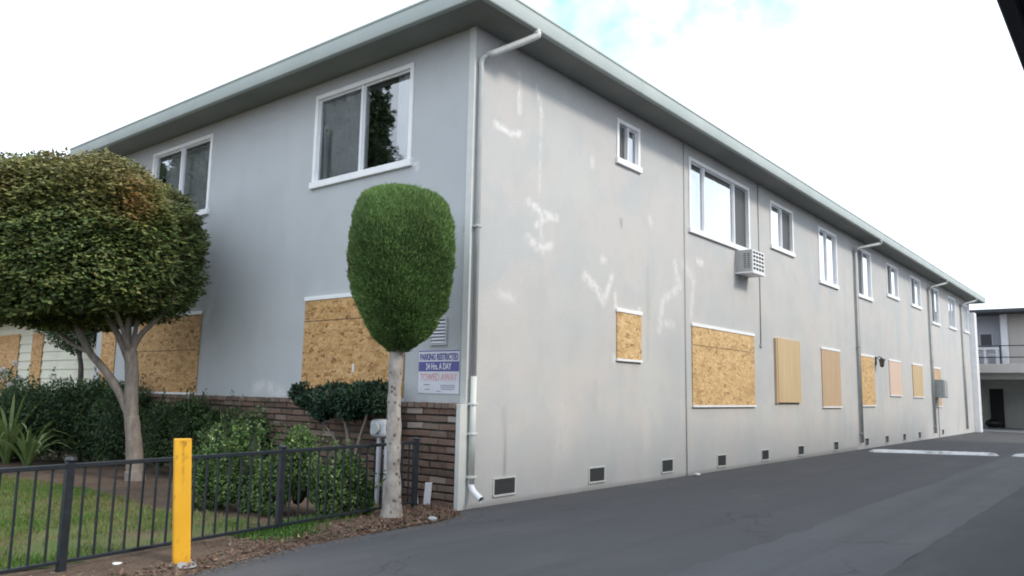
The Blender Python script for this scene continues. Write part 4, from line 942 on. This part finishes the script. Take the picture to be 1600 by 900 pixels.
# fresh tall grass-green growth left
def blobpx(lst, yref=None):
    out = []
    for (px, py, gx, gy, rpx, rpy) in lst:      # centre px, ground px it stands over, radii px
        g_ = gnd(gx, gy); dd = depth_of(g_); c = at(px, py, dd); s = dd/FPX; out.append(((c[0], c[1], max(c[2], rpy*s*.6)), (rpx*s, rpx*s*.8, rpy*s)))
    return out
bush('leafy_shrub', 'mid green leafy shrub at the foot of the broad tree by the brick', 'shrub', blobpx([(250, 682, 250, 740, 34, 50), (285, 668, 285, 742, 40, 48), (312, 655, 312, 738, 32, 28), (330, 692, 330, 745, 36, 50)]), 8500, .05, .03, [(.045, .08, .03), (.07, .12, .042), (.10, .16, .06), (.05, .075, .035)], seed=4)
bush('light_shrub', 'pale green airy shrub growing against the brick wainscot', 'shrub', blobpx([(365, 668, 368, 745, 36, 28), (398, 685, 398, 752, 38, 45), (435, 695, 435, 752, 32, 40), (350, 708, 350, 752, 40, 44)]), 6500, .042, .024, [(.07, .12, .04), (.115, .175, .06), (.15, .21, .08), (.07, .10, .042)], seed=6)
bush('flowering_shrub', 'bright green low shrub spilling up to the iron fence', 'shrub', blobpx([(325, 748, 330, 795, 34, 46), (358, 742, 360, 800, 30, 44), (392, 732, 392, 800, 32, 66), (432, 752, 430, 805, 36, 44), (468, 742, 470, 806, 30, 60), (505, 768, 510, 810, 34, 40), (540, 760, 545, 806, 26, 50), (568, 782, 566, 806, 20, 28)]), 21000, .042, .024, [(.06, .115, .034), (.09, .165, .045), (.135, .22, .065), (.045, .08, .03), (.21, .29, .11)], [], None, 8, [.25, .28, .25, .10, .12], lump=.34, shoots=24)
# dark round bush with bare stems before the boarded front window
rb = hit(528, 720, 1, -.36); dR = depth_of((rb[0], -.36, .8))
def rpt(px, py): return hit(px, py, 1, -.38)
RBL = [(tuple(rpt(490, 625)), (.26, .22, .14)), (tuple(rpt(525, 620)), (.30, .25, .18)), (tuple(rpt(565, 622)), (.29, .24, .175)), (tuple(rpt(545, 636)), (.30, .22, .15)), (tuple(rpt(590, 628)), (.17, .18, .19)), (tuple(rpt(505, 640)), (.22, .18, .12)), (tuple(rpt(468, 614)), (.13, .13, .09))]
g0 = rpt(545, 760); g0[2] = 0
bush('round_shrub', 'dark green shrub with bare pale stems in front of the boarded window', 'shrub', RBL, 7500, .062, .028, [(.014, .042, .022), (.022, .058, .03), (.034, .078, .04), (.012, .03, .018)], stems=[([g0, rpt(545, 720), rpt(542, 670), rpt(530, 640)], .035), ([g0+[.03, 0, 0], rpt(556, 710), rpt(570, 660), rpt(580, 630)], .028), ([g0-[.05, 0, 0], rpt(530, 700), rpt(500, 655)], .02)], stem_mat='bark', shoots=0, seed=10, base=(g0[0], -.38, 0))
# small tree with dark crown between tree and house
sp = hit(126, 575, 1, .15); 
ST = empty('small_tree', (sp[0], .15, 0), 'small dark tree with round crown in front of the cream house', 'tree')
def stp(px, py): return hit(px, py, 1, .15)
q = smooth_path([(sp[0]-.02, .15, 0), stp(126, 590), stp(124, 550), stp(122, 500)], 4); MB().tube(q, list(np.linspace(.055, .04, len(q))), 8, wob=.1).build('trunk', 'bark_dark', ST, smooth=True)
P, D, Nn, T = blob_leaves('crown', [(tuple(stp(120, 505)), (.65, .5, .62)), (tuple(stp(150, 500)), (.45, .4, .4)), (tuple(stp(88, 490)), (.5, .4, .45))], 9000, .06, .035, GREEN, 'leaf', ST, seed=14)
leaf_mesh('crown', P, D, Nn, .06*RNG.uniform(.7, 1.25, len(P)), .035*RNG.uniform(.7, 1.2, len(P)), T*.8, 'leaf', ST)

# ---- strap leaved plants and white flowers
def strap_plant(px, py, n, length, label):
    g_ = gnd(px, py); e = empty('strap_plant', (g_[0], g_[1], 0), label, 'plant', 'strap leaved plants beside the hedge')
    for i in range(n):
        az = RNG.uniform(0, 2*math.pi); L_ = length*RNG.uniform(.65, 1.1); lean = RNG.uniform(.35, 1.05); w = RNG.uniform(.018, .028); v = []; f = []
        dd = np.array([math.cos(az), math.sin(az), 0]); sd_ = np.array([-math.sin(az), math.cos(az), 0]); m_ = 9
        for j in range(m_+1):
            t = j/m_; r = lean*L_*t*(.35+.65*t); z = L_*(t*1.05-.62*lean*t*t*t)
            c = np.array([g_[0], g_[1], 0])+dd*(r+.03)+np.array([0, 0, z]); ww = w*(.7+.6*t)*(1-t**3) + .001
            v += [c+sd_*ww, c-dd*.004+np.array([0, 0, -.006]), c-sd_*ww]
            if j: b = 3*j; f += [[b-3, b-2, b+1, b], [b-2, b-1, b+2, b+1]]
        shade = RNG.uniform(.7, 1.3); colr = np.array([(.15, .22, .07), (.21, .29, .10), (.30, .37, .17)][RNG.integers(3)])*shade
        mk('leaf', v, f, 'leaf', e, smooth=True, attrs={'tint': np.tile(np.append(colr, 1), (len(v), 1))})
strap_plant(10, 726, 60, 1.25, 'tall clump of arching pale green strap leaves under the rose bush'); strap_plant(42, 732, 36, .85, 'short clump of strap leaves on the tree side of the taller clump')
fp = gnd(18, 716); dF = depth_of(fp)
FL = empty('rose_bush', (fp[0], fp[1], 0), 'rose bush with white blooms rising over the hedge', 'plant')
q = smooth_path([(fp[0], fp[1], 0), at(15, 640, dF), at(14, 590, dF), at(20, 572, dF)], 4); MB().tube(q, .012, 6).build('stem', 'bark_dark', FL, smooth=True)
q = smooth_path([(fp[0], fp[1], 0), at(10, 640, dF), at(10, 600, dF), at(6, 590, dF)], 4); MB().tube(q, .010, 6).build('stem', 'bark_dark', FL, smooth=True)
for i, (px, py) in enumerate(((24, 568), (12, 583), (7, 590), (16, 602), (28, 590), (4, 578))):
    c = at(px, py, dF-.35*(py > 598)); n = 30; d = runit(n); P = np.repeat(c[None], n, 0)+d*.012; tt = np.tile(np.array([.75, .73, .70]), (n, 1))*RNG.uniform(.9, 1.1, (n, 1))
    leaf_mesh('bloom', P, d+np.array([0, 0, .3]), runit(n), RNG.uniform(.035, .055, n), RNG.uniform(.035, .05, n), tt, 'leaf', FL)
P, D, Nn, T = blob_leaves('f', [(tuple(at(14, 605, dF)), (.25, .2, .3))], 500, .05, .03, GREEN, 'leaf', FL, seed=15); leaf_mesh('foliage', P, D, Nn, .05, .03, T, 'leaf', FL)

# ---- lawn grass, weeds, mulch, fallen leaves
mk_pts = []
while len(mk_pts) < 90000:
    x = RNG.uniform(-7.5, .1, 4000); y = RNG.uniform(-5.8, -2.0, 4000)
    for a, b in zip(x, y):
        if inside(a, b, LAWN): mk_pts.append((a, b))
P2 = np.array(mk_pts[:90000]); P3 = np.concatenate([P2, np.zeros((len(P2), 1))], 1); den = sinfield(P3, 1.9, 31)+.35*sinfield(P3, 6, 32)
# the lawn thins out towards the fence and the bare strip
thin = np.clip((P2[:, 0]+3.0)/3.2, 0, 1)
keep = den-1.15*thin+.75 > RNG.normal(0, .45, len(P2)); P3 = P3[keep]; den = den[keep]; n = len(P3); P3[:, 2] = .022
D = runit(n)*.55+np.array([0, 0, 1.]); T = palette(n, [(.06, .15, .025), (.085, .20, .035), (.13, .22, .055), (.20, .18, .08)], [.35, .35, .18, .12])
dry = np.clip(.55-den*.8, 0, 1)*RNG.uniform(0, 1, n); T = tint_mix(T, (.22, .17, .09), np.clip(dry, 0, .9))
gr = leaf_mesh('grass', P3, D, runit(n), RNG.uniform(.03, .07, n), RNG.uniform(.006, .010, n), T, 'grass_blade', None, 'stuff', .05); tag(gr, 'patchy green lawn grass behind the iron fence', 'grass')
# weeds by the fence foot
wc = [gnd(490, 818), gnd(460, 828), gnd(520, 812), gnd(445, 840), gnd(410, 838)]; P = np.concatenate([c+RNG.normal(0, .10, (700, 3))*np.array([1, 1.3, 0]) for c in wc]); P[:, 2] = .012; n = len(P); D = runit(n)*.7+np.array([0, 0, .8])
wd_ = leaf_mesh('weeds', P, D, runit(n), RNG.uniform(.03, .075, n), RNG.uniform(.008, .016, n), palette(n, [(.05, .13, .025), (.08, .18, .035), (.12, .20, .05)]), 'grass_blade', None, 'stuff', .05); tag(wd_, 'bright green weeds at the foot of the fence', 'weeds')
# mulch
n = 9000; yy = RNG.uniform(-6.5, -.15, n); ex = np.array([edge_x(y) for y in yy]); xx = ex-np.abs(RNG.normal(0, .30, n))+.03*RNG.normal(0, 1, n)
near = RNG.uniform(0, 1, n) < .5; yy[near] = RNG.uniform(-1.7, -.15, near.sum()); xx[near] = np.array([edge_x(y) for y in yy[near]])-np.abs(RNG.normal(0, .35, near.sum()))
ok = xx < np.array([edge_x(y) for y in yy])+.05; xx, yy = xx[ok], yy[ok]; n = len(xx)
P = np.stack([xx, yy, np.where(xx < np.array([edge_x(y) for y in yy])-.1, .03, .012)], 1); D = runit(n); D[:, 2] *= .25; Nn = np.array([0, 0, 1.])+runit(n)*.5
mu = leaf_mesh('mulch', P, D, Nn, RNG.uniform(.015, .06, n), RNG.uniform(.008, .025, n), palette(n, [(.13, .075, .05), (.19, .12, .085), (.09, .055, .04), (.26, .18, .13), (.17, .13, .10)], None, .2), 'grass_blade', None, 'stuff', .1); tag(mu, 'reddish brown bark mulch and dead leaves along the driveway edge', 'mulch')
n = 420; yy = RNG.uniform(-4.6, -.3, n); xx = np.array([edge_x(y) for y in yy])+np.abs(RNG.normal(0, .10, n))
P = np.stack([xx, yy, np.full(n, .006)], 1); D = runit(n); D[:, 2] *= .1; dl = leaf_mesh('fallen_leaves', P, D, np.array([0, 0, 1.])+runit(n)*.3, RNG.uniform(.012, .035, n), RNG.uniform(.008, .018, n), palette(n, [(.16, .10, .06), (.10, .07, .05), (.24, .17, .11)]), 'grass_blade', None, 'stuff', .1); tag(dl, 'scattered dead leaves on the asphalt edge', 'leaves')

n = 900; yy = RNG.uniform(.1, 14, n)**1.0; xx = np.abs(RNG.normal(0, .06, n))+.015; P = np.stack([xx, yy, np.full(n, .004)], 1); D = runit(n); D[:, 2] *= .15
gt = leaf_mesh('grit', P, D, np.array([0, 0, 1.])+runit(n)*.4, RNG.uniform(.006, .025, n), RNG.uniform(.005, .016, n), palette(n, [(.12, .10, .08), (.20, .18, .15), (.07, .06, .05), (.30, .28, .25)]), 'grass_blade', None, 'stuff', .1); tag(gt, 'grit and leaf crumbs along the foot of the side wall', 'grit')
# ---- odds and ends at the foot of the wall
ub = rpt(592, 760); UB = empty('utility_meter', (-1.42, -.3, 0), 'pale grey utility meter behind the fence against the brick', 'meter')
ux0 = rpt(594, 690)[0]; zt = rpt(594, 655)[2]
bevel(MB().box(ux0-.16, ux0+.12, -.42, -.22, zt-.20, zt).build('meter_body', 'utility_grey', UB), .05, 3)
MB().tube([(ux0-.02, -.43, zt-.1), (ux0-.02, -.455, zt-.1)], .06, 14).build('dial', 'meter_grey', UB)
MB().tube([(ux0-.08, -.32, zt-.19), (ux0-.08, -.32, -.02)], .03, 10).build('riser_pipe', 'utility_grey', UB); MB().tube([(ux0+.06, -.32, zt-.19), (ux0+.06, -.32, -.02)], .035, 10).build('riser_pipe', 'utility_grey', UB)
UB.location = (ux0, -.32, 0)
for ch_ in UB.children: ch_.location = ch_.location-(Vector((ux0, -.32, 0))-Vector((-1.42, -.3, 0)))
def stake(px, py, w, h, lean, dback, label):
    p = gnd(px, py)+np.array([0, dback, 0]); t = .012; k = MB(); q = []
    for z, sh in ((-.03, 0), (h, lean)):
        c = p+ruv*sh; q += [c-ruv*w-_fh*t+[0, 0, z], c+ruv*w-_fh*t+[0, 0, z], c+ruv*w+_fh*t+[0, 0, z], c-ruv*w+_fh*t+[0, 0, z]]
    o = bevel(k.quadbox(q).build('plastic_stake', 'pvc_white'), .004); tag(o, label, 'stake', 'white stakes at the foot of the brick')
stake(666, 792, .038, .26, .02, 0, 'broad white plastic stake in the mulch beside the end post of the fence')
stake(646, 792, .022, .28, -.03, .05, 'narrow white plastic stake just behind the end post of the fence')
def stone(px, py, r, lab, mat='litter_white', seed=1, name='stone', cat='stone'):
    g_ = gnd(px, py); return lump(name, (g_[0], g_[1], r*.45), (r, r*.8, r*.55), mat, lab, cat, seed=seed)
stone(182, 889, .045, 'pale stone in the soil under the fence', seed=5); stone(1090, 744, .05, 'white scrap of litter against the wall base', seed=6, name='litter_scrap', cat='litter')
stone(676, 815, .05, 'dark flat stone on the asphalt edge', 'dark_pipe', seed=7)

# ---- street tree across the way that the front window mirrors
SX, SY = -15.0, -9.6
S2 = empty('street_tree', (SX, SY, 0), 'tall dark street tree mirrored in the front upstairs window', 'tree')
MB().tube(smooth_path([(SX, SY, -.03), (SX+.1, SY, 3), (SX, SY+.1, 6), (SX, SY, 9)], 4), list(np.linspace(.28, .10, 13)), 10, wob=.1).build('trunk', 'bark', S2, smooth=True)
P, D, Nn, T = blob_leaves('c', [((SX, SY, 8.2), (2.2, 2.2, 2.6)), ((SX+1.2, SY+.5, 6.6), (1.6, 1.6, 1.5)), ((SX-1.2, SY-.6, 7), (1.7, 1.7, 1.7)), ((SX+.3, SY-.3, 10.3), (1.3, 1.3, 1.5))], 60000, .2, .12, GREEN, 'leaf', S2, seed=33, lump=.2)
leaf_mesh('crown', P, D, Nn, .16*RNG.uniform(.7, 1.3, len(P)), .11*RNG.uniform(.7, 1.2, len(P)), T*.6, 'leaf', S2)
hearts([((SX, SY, 8.2), (1.6, 1.6, 1.9))], S2)
S3 = S2.copy(); COL.objects.link(S3); S3.location = (-25.5, -10.2, 0); S3['label'] = 'tall dark street tree mirrored in the upstairs window behind the broad tree'
for c_ in list(S2.children):
    d_ = c_.copy(); COL.objects.link(d_); d_.parent = S3
for o_ in (S2, S3): o_['group'] = 'street trees mirrored in the front windows'
